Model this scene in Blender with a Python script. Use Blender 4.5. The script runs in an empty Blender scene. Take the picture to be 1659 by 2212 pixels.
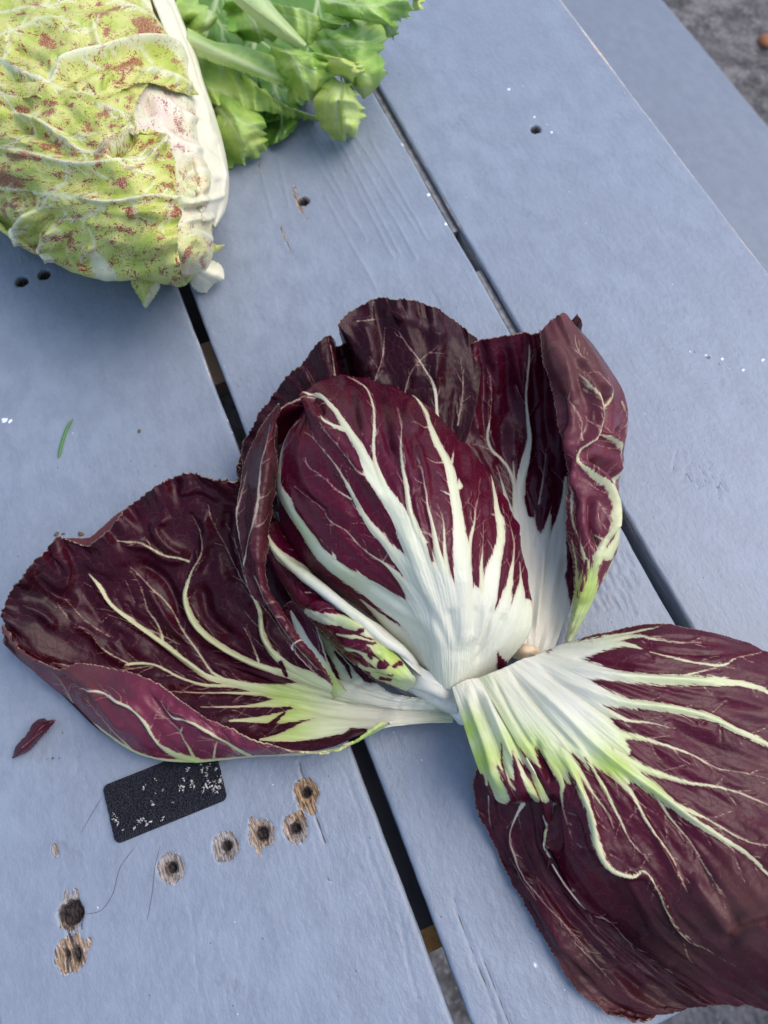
import bpy, math, random
import numpy as np
from mathutils import Vector

# ------------------------------------------------------------------ camera, sky, sun, exposure
SC = bpy.context.scene
FPX = 1597.0                       # focal length in units of a 1659 px wide picture
TILT = math.radians(22.3)
CAMH = 0.29
cam = bpy.data.cameras.new('camera')
cam.sensor_fit = 'VERTICAL'
cam.sensor_height = 36.0
cam.lens = 36.0 * FPX / 2212.0
cam.clip_start = 0.01
cam.clip_end = 500.0
cam_ob = bpy.data.objects.new('camera', cam)
cam_ob.location = (0, 0, CAMH)
cam_ob.rotation_euler = (TILT, 0, 0)
SC.collection.objects.link(cam_ob)
SC.camera = cam_ob
cam.dof.use_dof = True
cam.dof.focus_distance = 0.262
cam.dof.aperture_fstop = 14.0

SUN_EL, SUN_AZ = math.radians(58), math.radians(75)      # azimuth clockwise from +Y
world = bpy.data.worlds.new('World')
SC.world = world
world.use_nodes = True
wn = world.node_tree
bg = wn.nodes['Background']
sky = wn.nodes.new('ShaderNodeTexSky')
sky.sky_type = 'NISHITA'
sky.sun_disc = False
sky.sun_elevation = SUN_EL
sky.sun_rotation = SUN_AZ
sky.air_density = 1.0
sky.dust_density = 2.0
sky.ozone_density = 1.0
bg.inputs['Strength'].default_value = 0.15
wn.links.new(sky.outputs['Color'], bg.inputs['Color'])
sun = bpy.data.lights.new('sun', 'SUN')
sun.energy = 0.95
sun.angle = math.radians(50)
sun.color = (1.0, 0.93, 0.83)
sun_ob = bpy.data.objects.new('sun', sun)
sd = Vector((math.sin(SUN_AZ) * math.cos(SUN_EL), math.cos(SUN_AZ) * math.cos(SUN_EL), math.sin(SUN_EL)))
sun_ob.rotation_euler = sd.to_track_quat('Z', 'Y').to_euler()
sun_ob.location = sd * 3
SC.collection.objects.link(sun_ob)
SC.view_settings.view_transform = 'Standard'
SC.view_settings.look = 'None'
SC.view_settings.exposure = 0.82
SC.view_settings.gamma = 1.0

# ------------------------------------------------------------------ small maths
RNG = np.random.default_rng(7)
random.seed(7)

def to_world(P):
    """(x, y, height mm) measured on a 1659x2212 sheet -> metres"""
    P = np.asarray(P, float)
    u = (P[..., 0] - 829.5) / FPX
    v = (1106 - P[..., 1]) / FPX
    y = v * math.cos(TILT) + math.sin(TILT)
    z = v * math.sin(TILT) - math.cos(TILT)
    h = P[..., 2] * 0.001
    k = (CAMH - h) / -z
    return np.stack([u * k, y * k, h], -1)

def herm(x, Y, xn):
    x = np.asarray(x, float); Y = np.asarray(Y, float)
    n = len(x)
    if n == 2:
        w = (xn - x[0]) / (x[1] - x[0])
        w = w.reshape((-1,) + (1,) * (Y.ndim - 1))
        return Y[0] * (1 - w) + Y[1] * w
    sh = (-1,) + (1,) * (Y.ndim - 1)
    dx = np.diff(x).reshape(sh)
    sl = np.diff(Y, axis=0) / dx
    m = np.empty_like(Y)
    m[1:-1] = (sl[:-1] * dx[1:] + sl[1:] * dx[:-1]) / (dx[1:] + dx[:-1])
    m[0] = sl[0]; m[-1] = sl[-1]
    i = np.clip(np.searchsorted(x, xn, side='right') - 1, 0, n - 2)
    h = (x[i + 1] - x[i]).reshape(sh)
    t = ((xn - x[i])).reshape(sh) / h
    t2, t3 = t * t, t * t * t
    return (2*t3 - 3*t2 + 1) * Y[i] + (t3 - 2*t2 + t) * h * m[i] + (-2*t3 + 3*t2) * Y[i + 1] + (t3 - t2) * h * m[i + 1]

def spline(pts, n, even=True):
    pts = np.asarray(pts, float)
    c = np.r_[0, np.cumsum(np.maximum(np.linalg.norm(np.diff(pts[:, :2], axis=0), axis=1), 1e-3) ** 0.75)]
    f = herm(c, pts, np.linspace(0, c[-1], n * 6))
    if not even:
        return herm(c, pts, np.linspace(0, c[-1], n))
    d = np.r_[0, np.cumsum(np.linalg.norm(np.diff(f[:, :2], axis=0), axis=1) + 1e-9)]
    q = np.linspace(0, d[-1], n)
    return np.stack([np.interp(q, d, f[:, k]) for k in range(pts.shape[1])], 1)

_perm = np.random.default_rng(3).permutation(256)
_perm = np.r_[_perm, _perm]
_ga = np.random.default_rng(4).uniform(0, 2 * np.pi, 256)
_g = np.stack([np.cos(_ga), np.sin(_ga)], 1)

def perlin(x, y, seed=0):
    x = np.asarray(x, float) + seed * 17.37; y = np.asarray(y, float) + seed * 9.71
    xi = np.floor(x).astype(int); yi = np.floor(y).astype(int)
    xf = x - xi; yf = y - yi
    u = xf**3 * (xf * (xf * 6 - 15) + 10); v = yf**3 * (yf * (yf * 6 - 15) + 10)
    def gr(ix, iy, dx, dy):
        g = _g[_perm[(_perm[ix & 255] + iy) & 255]]
        return g[..., 0] * dx + g[..., 1] * dy
    a = gr(xi, yi, xf, yf); b = gr(xi + 1, yi, xf - 1, yf)
    c = gr(xi, yi + 1, xf, yf - 1); d = gr(xi + 1, yi + 1, xf - 1, yf - 1)
    return ((a * (1 - u) + b * u) * (1 - v) + (c * (1 - u) + d * u) * v) * 1.5

def fbm(x, y, seed=0, o=3):
    r = 0; a = 1
    for k in range(o):
        r = r + a * perlin(x * 2**k, y * 2**k, seed + k); a *= .5
    return r

def sstep(a, b, x):
    t = np.clip((x - a) / (b - a), 0, 1)
    return t * t * (3 - 2 * t)

# ------------------------------------------------------------------ tracing helpers
def TR(T, rows):
    ox, oy, s = T
    return [tuple([ox + p[0] * s, oy + p[1] * s] + list(p[2:])) for p in rows]

def VN(T, rows):
    """vein points (x, y, half width) with the width scaled too"""
    ox, oy, s = T
    return [(ox + p[0] * s, oy + p[1] * s, p[2] * s * (.52 + .48 * min(1, p[2] * s / 5.))) for p in rows]

def seg_field(X, Y, lines, reach=60.0, sub=5):
    """min over lines of (distance - half width), and a relief height in mm"""
    f = np.full(X.shape, 90.0)
    wm = np.full(X.shape, 4.0)
    rel = np.zeros(X.shape)
    for ln in lines:
        L = np.asarray(ln, float)
        if len(L) > 2:
            L = spline(L, (len(L) - 1) * sub + 1, even=False)
        L[:, 2] = np.maximum(L[:, 2], 0.05)
        for a, b in zip(L[:-1], L[1:]):
            w = max(a[2], b[2])
            R = reach + w
            m = (X > min(a[0], b[0]) - R) & (X < max(a[0], b[0]) + R) & (Y > min(a[1], b[1]) - R) & (Y < max(a[1], b[1]) + R)
            if not m.any():
                continue
            x = X[m]; y = Y[m]
            dx, dy = b[0] - a[0], b[1] - a[1]
            q = dx * dx + dy * dy + 1e-9
            t = np.clip(((x - a[0]) * dx + (y - a[1]) * dy) / q, 0, 1)
            d = np.hypot(x - a[0] - t * dx, y - a[1] - t * dy)
            wi = a[2] * (1 - t) + b[2] * t
            q0 = d - wi
            wm[m] = np.where(q0 < f[m], wi, wm[m])
            f[m] = np.minimum(f[m], q0)
            amp = np.where(wi < 24, np.minimum(.10 + wi * .05, .5), .5 * np.exp(-(wi - 24) / 14))
            rel[m] = np.maximum(rel[m], amp * np.exp(-(d / (wi * .8 + 1.6)) ** 2))
    return f, rel, wm

def twigs(lines, seed, density=26, lmax=34, wmin=.4):
    """short side branches off every vein"""
    r = np.random.default_rng(seed)
    out = []
    for ln in lines:
        L = np.asarray(ln, float)
        if len(L) < 3:
            continue
        L = spline(L, (len(L) - 1) * 6 + 1)
        seg = np.linalg.norm(np.diff(L[:, :2], axis=0), axis=1)
        cum = np.r_[0, np.cumsum(seg)]
        q = r.uniform(4, density)
        side = 1
        while q < cum[-1] * .97:
            i = int(np.searchsorted(cum, q)) - 1
            w = L[i, 2]
            q += r.uniform(.4, 1.4) * density
            side = -side
            if w > 16 or r.random() < .15:
                continue
            d = (L[i + 1, :2] - L[i, :2]); d /= np.linalg.norm(d) + 1e-9
            ang = side * math.radians(r.uniform(14, 42))
            le = r.uniform(.35, 1) * lmax * 1.7 * (1 if w > 2 else .6)
            p = L[i, :2].copy(); pts = [(p[0], p[1], min(max(w * .35, .3), .9))]
            a = math.atan2(d[1], d[0]) + ang
            for k in range(4):
                a += side * r.uniform(-.32, .22)
                p = p + np.array([math.cos(a), math.sin(a)]) * (le / 4 + w * .8 * (k == 0))
                pts.append((p[0], p[1], (.42, .28, .15, .03)[k]))
            out.append(pts)
    return out

# ------------------------------------------------------------------ leaf surfaces
class Patch:
    pass

def patch(curves, n, veins=(), strokes=(), ridges=(), green=(), brown=(), gbase=0., bbase=0.,
          pucker=1.0, quilt=.9, wrinkle=1.0, jag=(0, 0, 0), ruffle=(0, 0, 0), seed=1, tw=15., twig=26, jamp=2.2, fmax=None, lift=0., back=0., pleat=0., backs=(), white=(), blot=False):
    NS, NT = n
    C = np.stack([spline(c, NS) for c in curves], 0)              # K, NS, 3
    w = np.linalg.norm(np.diff(C[:, :, :2], axis=0), axis=2).mean(1)
    tk = np.r_[0, np.cumsum(w)]
    tn = np.linspace(0, tk[-1], NT)
    G = herm(tk, C, tn)                                            # NT, NS, 3
    G = np.transpose(G, (1, 0, 2)).copy()                          # NS, NT, 3
    G[..., 2] += lift
    mid = C[len(C) // 2]
    sl = np.r_[0, np.cumsum(np.linalg.norm(np.diff(mid[:, :2], axis=0), axis=1))]
    S, Tt = np.meshgrid(sl, tn, indexing='ij')
    # toothed / ruffled margins:  (t=0 side, t=1 side, s=1 end)
    def edge(e, v, dist):
        if jag[e] or ruffle[e]:
            fall = np.exp(-(dist / 9.0) ** 2)
            q = v / tw + perlin(v / (2 * tw), v * 0, seed + 31 + e) * 1.1
            saw = (q - np.floor(q))
            tooth = np.where(saw < .75, saw / .75, (1 - saw) / .25) * (.35 + .65 * (perlin(v / (1.5 * tw), v * 0 + 5, seed + e) * .5 + .5)) - .4
            tooth = tooth + .9 * perlin(v / (3.2 * tw), v * 0 + 2, seed + 3 + e)
            h = ruffle[e] * (perlin(v / 55., v * 0, seed + 7 + e) + .5 * perlin(v / 23., v * 0, seed + 9 + e))
            return 1.9 * jag[e] * tooth * fall, h * np.exp(-(dist / 45.0) ** 2)
        return np.zeros_like(v), np.zeros_like(v)
    P = G.copy()
    def unit(a):
        return a / (np.linalg.norm(a, axis=-1, keepdims=True) + 1e-9)
    acr = np.gradient(G[..., :2], axis=1); acr = unit(acr)
    alg = np.gradient(G[..., :2], axis=0); alg = unit(alg)
    d0 = np.linalg.norm(G[:, :, :2] - G[:, :1, :2], axis=2); d1 = np.linalg.norm(G[:, :, :2] - G[:, -1:, :2], axis=2)
    d2 = np.linalg.norm(G[:, :, :2] - G[-1:, :, :2], axis=2)
    a, h = edge(0, S, d0); P[..., :2] -= acr * a[..., None]; P[..., 2] += h
    a, h = edge(1, S, d1); P[..., :2] += acr * a[..., None]; P[..., 2] += h
    tt2 = np.broadcast_to(np.r_[0, np.cumsum(np.linalg.norm(np.diff(G[-1, :, :2], axis=0), axis=1))][None], S.shape)
    a, h = edge(2, tt2, d2); P[..., :2] += alg * a[..., None]; P[..., 2] += h
    X, Y = G[..., 0], G[..., 1]
    veins = [list(v) for v in veins]
    allv = veins + (twigs(veins, seed, twig) if twig else [])
    f, rel, wm = seg_field(X, Y, allv)
    sk_ = np.full(X.shape, 40.)
    if strokes and blot:
        sk_, _, _ = seg_field(X, Y, strokes, 25)
    elif strokes:
        g, _, _ = seg_field(X, Y, strokes, 25)
        f = np.maximum(f, -g)
    gr = np.full(X.shape, float(gbase)); br = np.full(X.shape, float(bbase))
    for (x, y, r, k) in green:
        gr = np.maximum(gr, k * np.exp(-((X - x)**2 + (Y - y)**2) / (r * r)))
    for (x, y, r, k) in white:
        gr = gr * (1 - k * np.exp(-((X - x)**2 + (Y - y)**2) / (r * r)))
    for (x, y, r, k) in brown:
        br = np.maximum(br, k * np.exp(-((X - x)**2 + (Y - y)**2) / (r * r)))
    ed = np.full(X.shape, 50.)
    if jag[0]: ed = np.minimum(ed, d0)
    if jag[1]: ed = np.minimum(ed, d1)
    if jag[2]: ed = np.minimum(ed, d2)
    bkf = np.full(X.shape, float(back))
    for (x, y, r, k) in backs:
        bkf = np.maximum(bkf, k * np.exp(-((X - x)**2 + (Y - y)**2) / (r * r)))
    # relief
    disp = rel * 1.0
    fq = np.clip(f, 0, 40)
    disp += quilt * (1 - np.exp(-fq / 9.0)) * (0.8 + .16 * perlin(S / 60, Tt / 28, seed))
    disp += pucker * (1.5 * perlin(S / 110, Tt / 48, seed + 1) + .20 * perlin(S / 44, Tt / 20, seed + 2)) * (.35 + .65 * sstep(-5, 14, f))
    disp += pleat * perlin(S / 230, Tt / 21, seed + 13) * sstep(-6, 10, f)
    disp += wrinkle * .07 * perlin(S / 10, Tt / 7, seed + 5) * (.3 + .7 * sstep(-2, 6, f))
    disp += (1 - sstep(-3, 10, f)) * (.10 * perlin(S / 140, Tt / 9.0, seed + 6) + .04 * perlin(S / 12, Tt / 9., seed + 8))
    for pts, amp, wd in ridges:
        L = spline(np.asarray([(p[0], p[1], 0) for p in pts], float), max(3, (len(pts) - 1) * 5 + 1), even=False) if len(pts) > 2 else np.asarray([(p[0], p[1], 0) for p in pts], float)
        n_ = len(L)
        best = np.full(X.shape, 1e9); tp = np.zeros(X.shape)
        for k in range(n_ - 1):
            dx, dy = L[k+1, :2] - L[k, :2]
            q = dx*dx + dy*dy + 1e-9
            t = np.clip(((X - L[k, 0]) * dx + (Y - L[k, 1]) * dy) / q, 0, 1)
            d = np.hypot(X - L[k, 0] - t * dx, Y - L[k, 1] - t * dy)
            m = d < best
            best[m] = d[m]; tp[m] = ((k + t) / (n_ - 1))[m]
        disp += amp * np.exp(-(best / wd) ** 2) * np.minimum(1, np.minimum(tp, 1 - tp) * 6 + .15)
    W = to_world(P)
    du = np.gradient(W, axis=0); dv = np.gradient(W, axis=1)
    N = np.cross(du, dv); N = unit(N)
    # smooth the normals a little so the relief stays clean
    for _ in range(2):
        N[1:-1] = (N[:-2] + N[1:-1] * 2 + N[2:]) / 4
        N[:, 1:-1] = (N[:, :-2] + N[:, 1:-1] * 2 + N[:, 2:]) / 4
    N = unit(N)
    view = np.array([0, 0, CAMH]) - W
    sgn = 1 if (N * view).sum(-1).mean() > 0 else -1
    N *= sgn
    W = W + N * (disp * 0.001)[..., None]
    W[..., 2] = np.maximum(W[..., 2], 0.0006)
    o = Patch()
    o.W = W; o.sgn = sgn; o.f = f if fmax is None else np.minimum(f, fmax)
    o.mix = np.stack([gr, br, np.full(X.shape, jamp / 10.0) * (.45 + np.clip((wm - 2) / 14., 0, 1) * 1.1)], -1)
    o.vw = wm
    o.ed = np.stack([ed / 50., bkf, np.minimum(sk_, 40.) / 40.], -1)
    o.st = np.stack([S + seed * 61.7, Tt + seed * 23.1, np.full(X.shape, float(seed))], -1)
    return o

COL = SC.collection

def mesh_from(name, V, F, mat, parent=None, smooth=True):
    me = bpy.data.meshes.new(name)
    me.from_pydata([tuple(v) for v in V], [], [tuple(f) for f in F])
    if smooth:
        me.polygons.foreach_set('use_smooth', [True] * len(me.polygons))
    me.update()
    me.materials.append(mat)
    o = bpy.data.objects.new(name, me)
    COL.objects.link(o)
    if parent is not None:
        o.parent = parent
    return o

def fast_mesh(name, V, Q, mat, parent=None, attrs=None, smooth=True):
    me = bpy.data.meshes.new(name)
    me.vertices.add(len(V)); me.vertices.foreach_set('co', np.asarray(V, np.float32).ravel())
    Q = np.asarray(Q, np.int32)
    me.loops.add(Q.size); me.loops.foreach_set('vertex_index', Q.ravel())
    me.polygons.add(len(Q)); me.polygons.foreach_set('loop_start', np.arange(0, Q.size, Q.shape[1], dtype=np.int32))
    me.polygons.foreach_set('loop_total', np.full(len(Q), Q.shape[1], np.int32))
    me.polygons.foreach_set('use_smooth', np.full(len(Q), smooth))
    for k, (typ, arr) in (attrs or {}).items():
        at = me.attributes.new(k, typ, 'POINT')
        key = 'value' if typ == 'FLOAT' else ('vector' if typ == 'FLOAT_VECTOR' else 'color')
        at.data.foreach_set(key, np.asarray(arr, np.float32).ravel())
    me.update(); me.validate()
    me.materials.append(mat)
    o = bpy.data.objects.new(name, me)
    COL.objects.link(o)
    if parent is not None:
        o.parent = parent
    return o

def grid_quads(ns, nt, flip=False, off=0):
    i = np.arange(ns * nt).reshape(ns, nt) + off
    q = np.stack([i[:-1, :-1], i[1:, :-1], i[1:, 1:], i[:-1, 1:]], -1).reshape(-1, 4)
    return q[:, ::-1] if flip else q

def leaf(name, patches, mat, parent, thick=0.45, label=None):
    V = []; Q = []; F = []; M = []; ST = []; ED = []; off = 0
    for p in patches:
        ns, nt, _ = p.W.shape
        V.append(p.W.reshape(-1, 3)); Q.append(grid_quads(ns, nt, p.sgn < 0, off)); off += ns * nt
        F.append(p.f.ravel()); ED.append(p.ed.reshape(-1, 3)); ST.append(p.st.reshape(-1, 3))
        M.append(np.c_[p.mix.reshape(-1, 3), p.vw.ravel() / 10.])
    o = fast_mesh(name, np.concatenate(V), np.concatenate(Q), mat, parent,
                  {'vein': ('FLOAT', np.concatenate(F)), 'mixv': ('FLOAT_COLOR', np.concatenate(M)), 'st': ('FLOAT_VECTOR', np.concatenate(ST)), 'rim': ('FLOAT_VECTOR', np.concatenate(ED))})
    md = o.modifiers.new('thickness', 'SOLIDIFY')
    md.thickness = thick * .001
    md.offset = -1
    if label:
        o['label'] = label
    return o

def thing(name, label, cat, loc=(0, 0, 0), group=None):
    o = bpy.data.objects.new(name, None)
    COL.objects.link(o)
    o.empty_display_size = .01
    # parts are built in world coordinates, so the base stays at the origin of the table
    o['label'] = label; o['category'] = cat
    if group: o['group'] = group
    return o

def tag(o, label, cat, group=None):
    o['label'] = label; o['category'] = cat
    if group: o['group'] = group
    return o

# ------------------------------------------------------------------ materials
class NT_:
    def __init__(s, name):
        s.m = bpy.data.materials.new(name); s.m.use_nodes = True
        s.t = s.m.node_tree; s.t.nodes.clear()
        s.out = s.n('ShaderNodeOutputMaterial')
    def n(s, typ, **k):
        a = s.t.nodes.new(typ)
        for q, v in k.items():
            setattr(a, q, v)
        return a
    def put(s, sock, v):
        if isinstance(v, bpy.types.NodeSocket):
            s.t.links.new(v, sock)
        elif v is not None:
            if hasattr(sock.default_value, '__len__') and not hasattr(v, '__len__'):
                v = [v] * len(sock.default_value)
            if hasattr(sock.default_value, '__len__') and len(sock.default_value) == 4 and len(v) == 3:
                v = list(v) + [1]
            sock.default_value = v
    def math(s, op, a, b=None, c=None, clamp=False):
        x = s.n('ShaderNodeMath', operation=op, use_clamp=clamp)
        s.put(x.inputs[0], a)
        if b is not None: s.put(x.inputs[1], b)
        if c is not None: s.put(x.inputs[2], c)
        return x.outputs[0]
    def mix(s, fac, a, b):
        x = s.n('ShaderNodeMix', data_type='RGBA')
        s.put(x.inputs[0], fac); s.put(x.inputs[6], a); s.put(x.inputs[7], b)
        return x.outputs[2]
    def mixf(s, fac, a, b):
        x = s.n('ShaderNodeMix', data_type='FLOAT')
        s.put(x.inputs[0], fac); s.put(x.inputs[2], a); s.put(x.inputs[3], b)
        return x.outputs[0]
    def ss(s, v, a, b, lo=0., hi=1.):
        x = s.n('ShaderNodeMapRange', interpolation_type='SMOOTHSTEP')
        s.put(x.inputs[0], v); s.put(x.inputs[1], a); s.put(x.inputs[2], b); s.put(x.inputs[3], lo); s.put(x.inputs[4], hi)
        return x.outputs[0]
    def attr(s, name, out='Fac'):
        return s.n('ShaderNodeAttribute', attribute_name=name).outputs[out]
    def scale(s, v, sc, loc=(0, 0, 0)):
        x = s.n('ShaderNodeMapping'); s.put(x.inputs[0], v); s.put(x.inputs[1], loc); s.put(x.inputs[3], sc)
        return x.outputs[0]
    def noise(s, v, sc=1., det=2., rough=.5, out='Fac'):
        x = s.n('ShaderNodeTexNoise'); s.put(x.inputs['Vector'], v); x.inputs['Scale'].default_value = sc
        x.inputs['Detail'].default_value = det; x.inputs['Roughness'].default_value = rough
        return x.outputs[out]
    def voro(s, v, sc=1., feat='F1', out='Distance'):
        x = s.n('ShaderNodeTexVoronoi', feature=feat); s.put(x.inputs['Vector'], v); x.inputs['Scale'].default_value = sc
        return x.outputs[out]
    def bump(s, h, dist, st=1., normal=None):
        x = s.n('ShaderNodeBump'); s.put(x.inputs['Height'], h); x.inputs['Distance'].default_value = dist; x.inputs['Strength'].default_value = st
        if normal is not None: s.put(x.inputs['Normal'], normal)
        return x.outputs[0]
    def bsdf(s, col, rough, normal=None, spec=.5, **k):
        x = s.n('ShaderNodeBsdfPrincipled')
        s.put(x.inputs['Base Color'], col); s.put(x.inputs['Roughness'], rough)
        s.put(x.inputs['Specular IOR Level'], spec)
        if normal is not None: s.put(x.inputs['Normal'], normal)
        for q, v in k.items():
            s.put(x.inputs[q], v)
        return x
    def done(s, shader):
        s.t.links.new(shader, s.out.inputs['Surface'])
        return s.m

def radicchio_material():
    M = NT_('radicchio_leaf')
    st = M.attr('st', 'Vector'); f = M.attr('vein')
    sep = M.n('ShaderNodeSeparateColor'); M.put(sep.inputs[0], M.attr('mixv', 'Color'))
    g, b, ja = sep.outputs
    n1 = M.noise(M.scale(st, (1/34., 1/4.2, 1)), 1, 3, .6)
    n2 = M.noise(M.scale(st, (1/5., 1/2.4, 1)), 1, 2, .6)
    ff = M.math('ADD', f, M.math('MULTIPLY', M.math('SUBTRACT', n1, .5), M.math('MULTIPLY', ja, 26.)))
    ff = M.math('ADD', ff, M.math('MULTIPLY', M.math('SUBTRACT', n2, .5), M.math('ADD', M.math('MULTIPLY', ja, 5.), 1.2)))
    n3 = M.noise(M.scale(st, (1/22., 1/1.6, 1)), 1, 2, .6)
    ff = M.math('ADD', ff, M.math('MULTIPLY', M.math('SUBTRACT', n3, .5), M.math('ADD', M.math('MULTIPLY', ja, 9.), .8)))
    purple = M.ss(ff, -1.1, 1.2)
    # purple flesh
    lo = M.noise(M.scale(st, (1/60., 1/30., 1)), 1, 3, .6)
    fine = M.noise(M.scale(st, (1/3., 1/2.4, 1)), 1, 3, .7)
    red = M.mix(lo, (.034, .0010, .0082), (.125, .0034, .0230))
    brn = M.mix(lo, (.0085, .0016, .0048), (.030, .0045, .0100))
    pur = M.mix(b, red, brn)
    pur = M.mix(M.ss(fine, .35, .75, 0, .35), pur, M.mix(b, (.090, .006, .022), (.045, .014, .016)))
    rim = M.n('ShaderNodeSeparateXYZ'); M.put(rim.inputs[0], M.attr('rim', 'Vector'))
    bk = M.mix(lo, M.mix(b, (.110, .010, .030), (.075, .026, .026)), M.mix(b, (.240, .034, .078), (.190, .080, .070)))
    pur = M.mix(M.math('MULTIPLY', rim.outputs[1], .9), pur, bk)
    # fine net of veinlets in the flesh
    wob = M.noise(M.scale(st, (1/14., 1/14., 1)), 1, 2, .5, 'Color')
    v_ = M.n('ShaderNodeVectorMath', operation='ADD'); M.put(v_.inputs[0], M.scale(st, (1/26., 1/15., 1))); 
    w2 = M.n('ShaderNodeVectorMath', operation='SCALE'); M.put(w2.inputs[0], wob); w2.inputs['Scale'].default_value = .6
    M.put(v_.inputs[1], w2.outputs[0])
    net = M.voro(v_.outputs[0], 1, 'DISTANCE_TO_EDGE')
    netm = M.ss(net, .0, .028, 1, 0)
    pur = M.mix(M.math('MULTIPLY', netm, .16), pur, (.35, .10, .12))
    # pale ribs
    rib = M.mix(M.ss(M.noise(M.scale(st, (1/80., 1/4., 1)), 1, 3, .6), .3, .7), (.78, .745, .63), (.84, .81, .68))
    grn = M.mix(M.ss(M.noise(M.scale(st, (1/60., 1/7., 1)), 1, 3, .6), .3, .7), (.35, .51, .06), (.54, .66, .16))
    rib = M.mix(g, rib, grn)
    vw = M.attr('mixv', 'Alpha')
    thin = M.ss(vw, .03, .22, 1, 0)
    rib = M.mix(M.math('MULTIPLY', M.ss(vw, .5, 1.6, .5, 0), 1.), rib, (.66, .66, .38))
    rib = M.mix(M.math('MULTIPLY', thin, .80), rib, M.mix(b, (.30, .10, .10), (.22, .11, .07)))
    rib = M.mix(M.math('MULTIPLY', M.ss(ff, -7, 0), .22), rib, (.42, .12, .16))
    col = M.mix(purple, rib, pur)
    em = M.math('MULTIPLY', M.ss(rim.outputs[0], .012, .034, 1, 0), M.ss(n2, .42, .6, .15, .9))
    col = M.mix(em, col, (.46, .33, .22))
    rough = M.mixf(purple, .38, M.mixf(fine, .20, .32))
    bh = M.math('ADD', M.math('MULTIPLY', fine, .5), M.math('ADD', M.math('MULTIPLY', netm, -.45), M.math('MULTIPLY', n2, .5)))
    nrm = M.bump(bh, .00012, .7)
    B = M.bsdf(col, rough, nrm, M.mixf(purple, .45, M.mixf(b, .28, .17)))
    B.inputs['Subsurface Weight'].default_value = 0
    tr = M.n('ShaderNodeBsdfTranslucent'); M.put(tr.inputs[0], M.mix(purple, M.mix(g, (.75, .74, .6), (.55, .75, .15)), (.30, .02, .03)))
    M.put(tr.inputs['Normal'], nrm)
    mx = M.n('ShaderNodeMixShader'); mx.inputs[0].default_value = .16
    M.t.links.new(B.outputs[0], mx.inputs[1]); M.t.links.new(tr.outputs[0], mx.inputs[2])
    return M.done(mx.outputs[0])

def speckled_material():
    M = NT_('speckled_chicory_leaf')
    st = M.attr('st', 'Vector'); f = M.attr('vein')
    sep = M.n('ShaderNodeSeparateColor'); M.put(sep.inputs[0], M.attr('mixv', 'Color'))
    g, b, ja = sep.outputs          # g: green flesh, b: speckle amount
    lo = M.noise(M.scale(st, (1/50., 1/30., 1)), 1, 3, .6)
    n2 = M.noise(M.scale(st, (1/8., 1/4., 1)), 1, 3, .6)
    grn = M.mix(M.ss(lo, .3, .7), (.45, .54, .080), (.70, .68, .23))
    crm = M.mix(M.ss(lo, .35, .65), (.80, .76, .60), (.84, .64, .58))
    fl = M.mix(g, crm, grn)
    veinm = M.ss(M.math('ADD', f, M.math('MULTIPLY', M.math('SUBTRACT', n2, .5), 5.)), -2.5, 5, 1, 0)
    col = M.mix(M.math('MULTIPLY', veinm, .75), fl, (.84, .82, .62))
    # maroon flecks of three sizes, drawn out along the leaf
    a1 = M.noise(M.scale(st, (1/17., 1/8.5, 1)), 1, 3, .70)
    a2 = M.noise(M.scale(st, (1/3.6, 1/2.1, 1), (5, 3, 1)), 1, 1.5, .6)
    a3 = M.noise(M.scale(st, (1/30., 1/18., 1), (9, 3, 1)), 1, 2, .6)
    dens = M.math('MULTIPLY', M.math('SUBTRACT', a3, .5), .85)
    t1 = M.ss(M.math('ADD', M.math('ADD', a1, dens), M.math('MULTIPLY', b, .13)), .715, .735)
    t2 = M.ss(M.math('ADD', M.math('ADD', a2, M.math('MULTIPLY', dens, .7)), M.math('MULTIPLY', b, .10)), .672, .705)
    grain = M.ss(M.noise(M.scale(st, (1/3.2, 1/1.5, 1)), 1, 2, .6), .42, .50, .15, 1)
    rim = M.n('ShaderNodeSeparateXYZ'); M.put(rim.inputs[0], M.attr('rim', 'Vector'))
    bs = M.math('ADD', M.math('MULTIPLY', rim.outputs[2], 40.), M.math('MULTIPLY', M.math('SUBTRACT', a1, .5), 26.))
    bs = M.math('ADD', bs, M.math('MULTIPLY', M.math('SUBTRACT', a2, .5), 18.))
    blo = M.ss(bs, -.8, .8, 1, 0)
    t1 = M.math('MAXIMUM', t1, blo)
    sp = M.math('MULTIPLY', M.math('MAXIMUM', M.math('MULTIPLY', t1, grain), t2), M.math('MULTIPLY', M.ss(b, .0, .25), M.math('SUBTRACT', 1., M.math('MULTIPLY', veinm, .6))))
    col = M.mix(M.math('MULTIPLY', sp, .94), col, (.30, .012, .045))
    fine = M.noise(M.scale(st, (1/3., 1/2., 1)), 1, 3, .7)
    nrm = M.bump(fine, .0003, .7)
    B = M.bsdf(col, .38, nrm, .5)
    tr = M.n('ShaderNodeBsdfTranslucent'); M.put(tr.inputs[0], col); M.put(tr.inputs['Normal'], nrm)
    mx = M.n('ShaderNodeMixShader'); mx.inputs[0].default_value = .15
    M.t.links.new(B.outputs[0], mx.inputs[1]); M.t.links.new(tr.outputs[0], mx.inputs[2])
    return M.done(mx.outputs[0])

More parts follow.
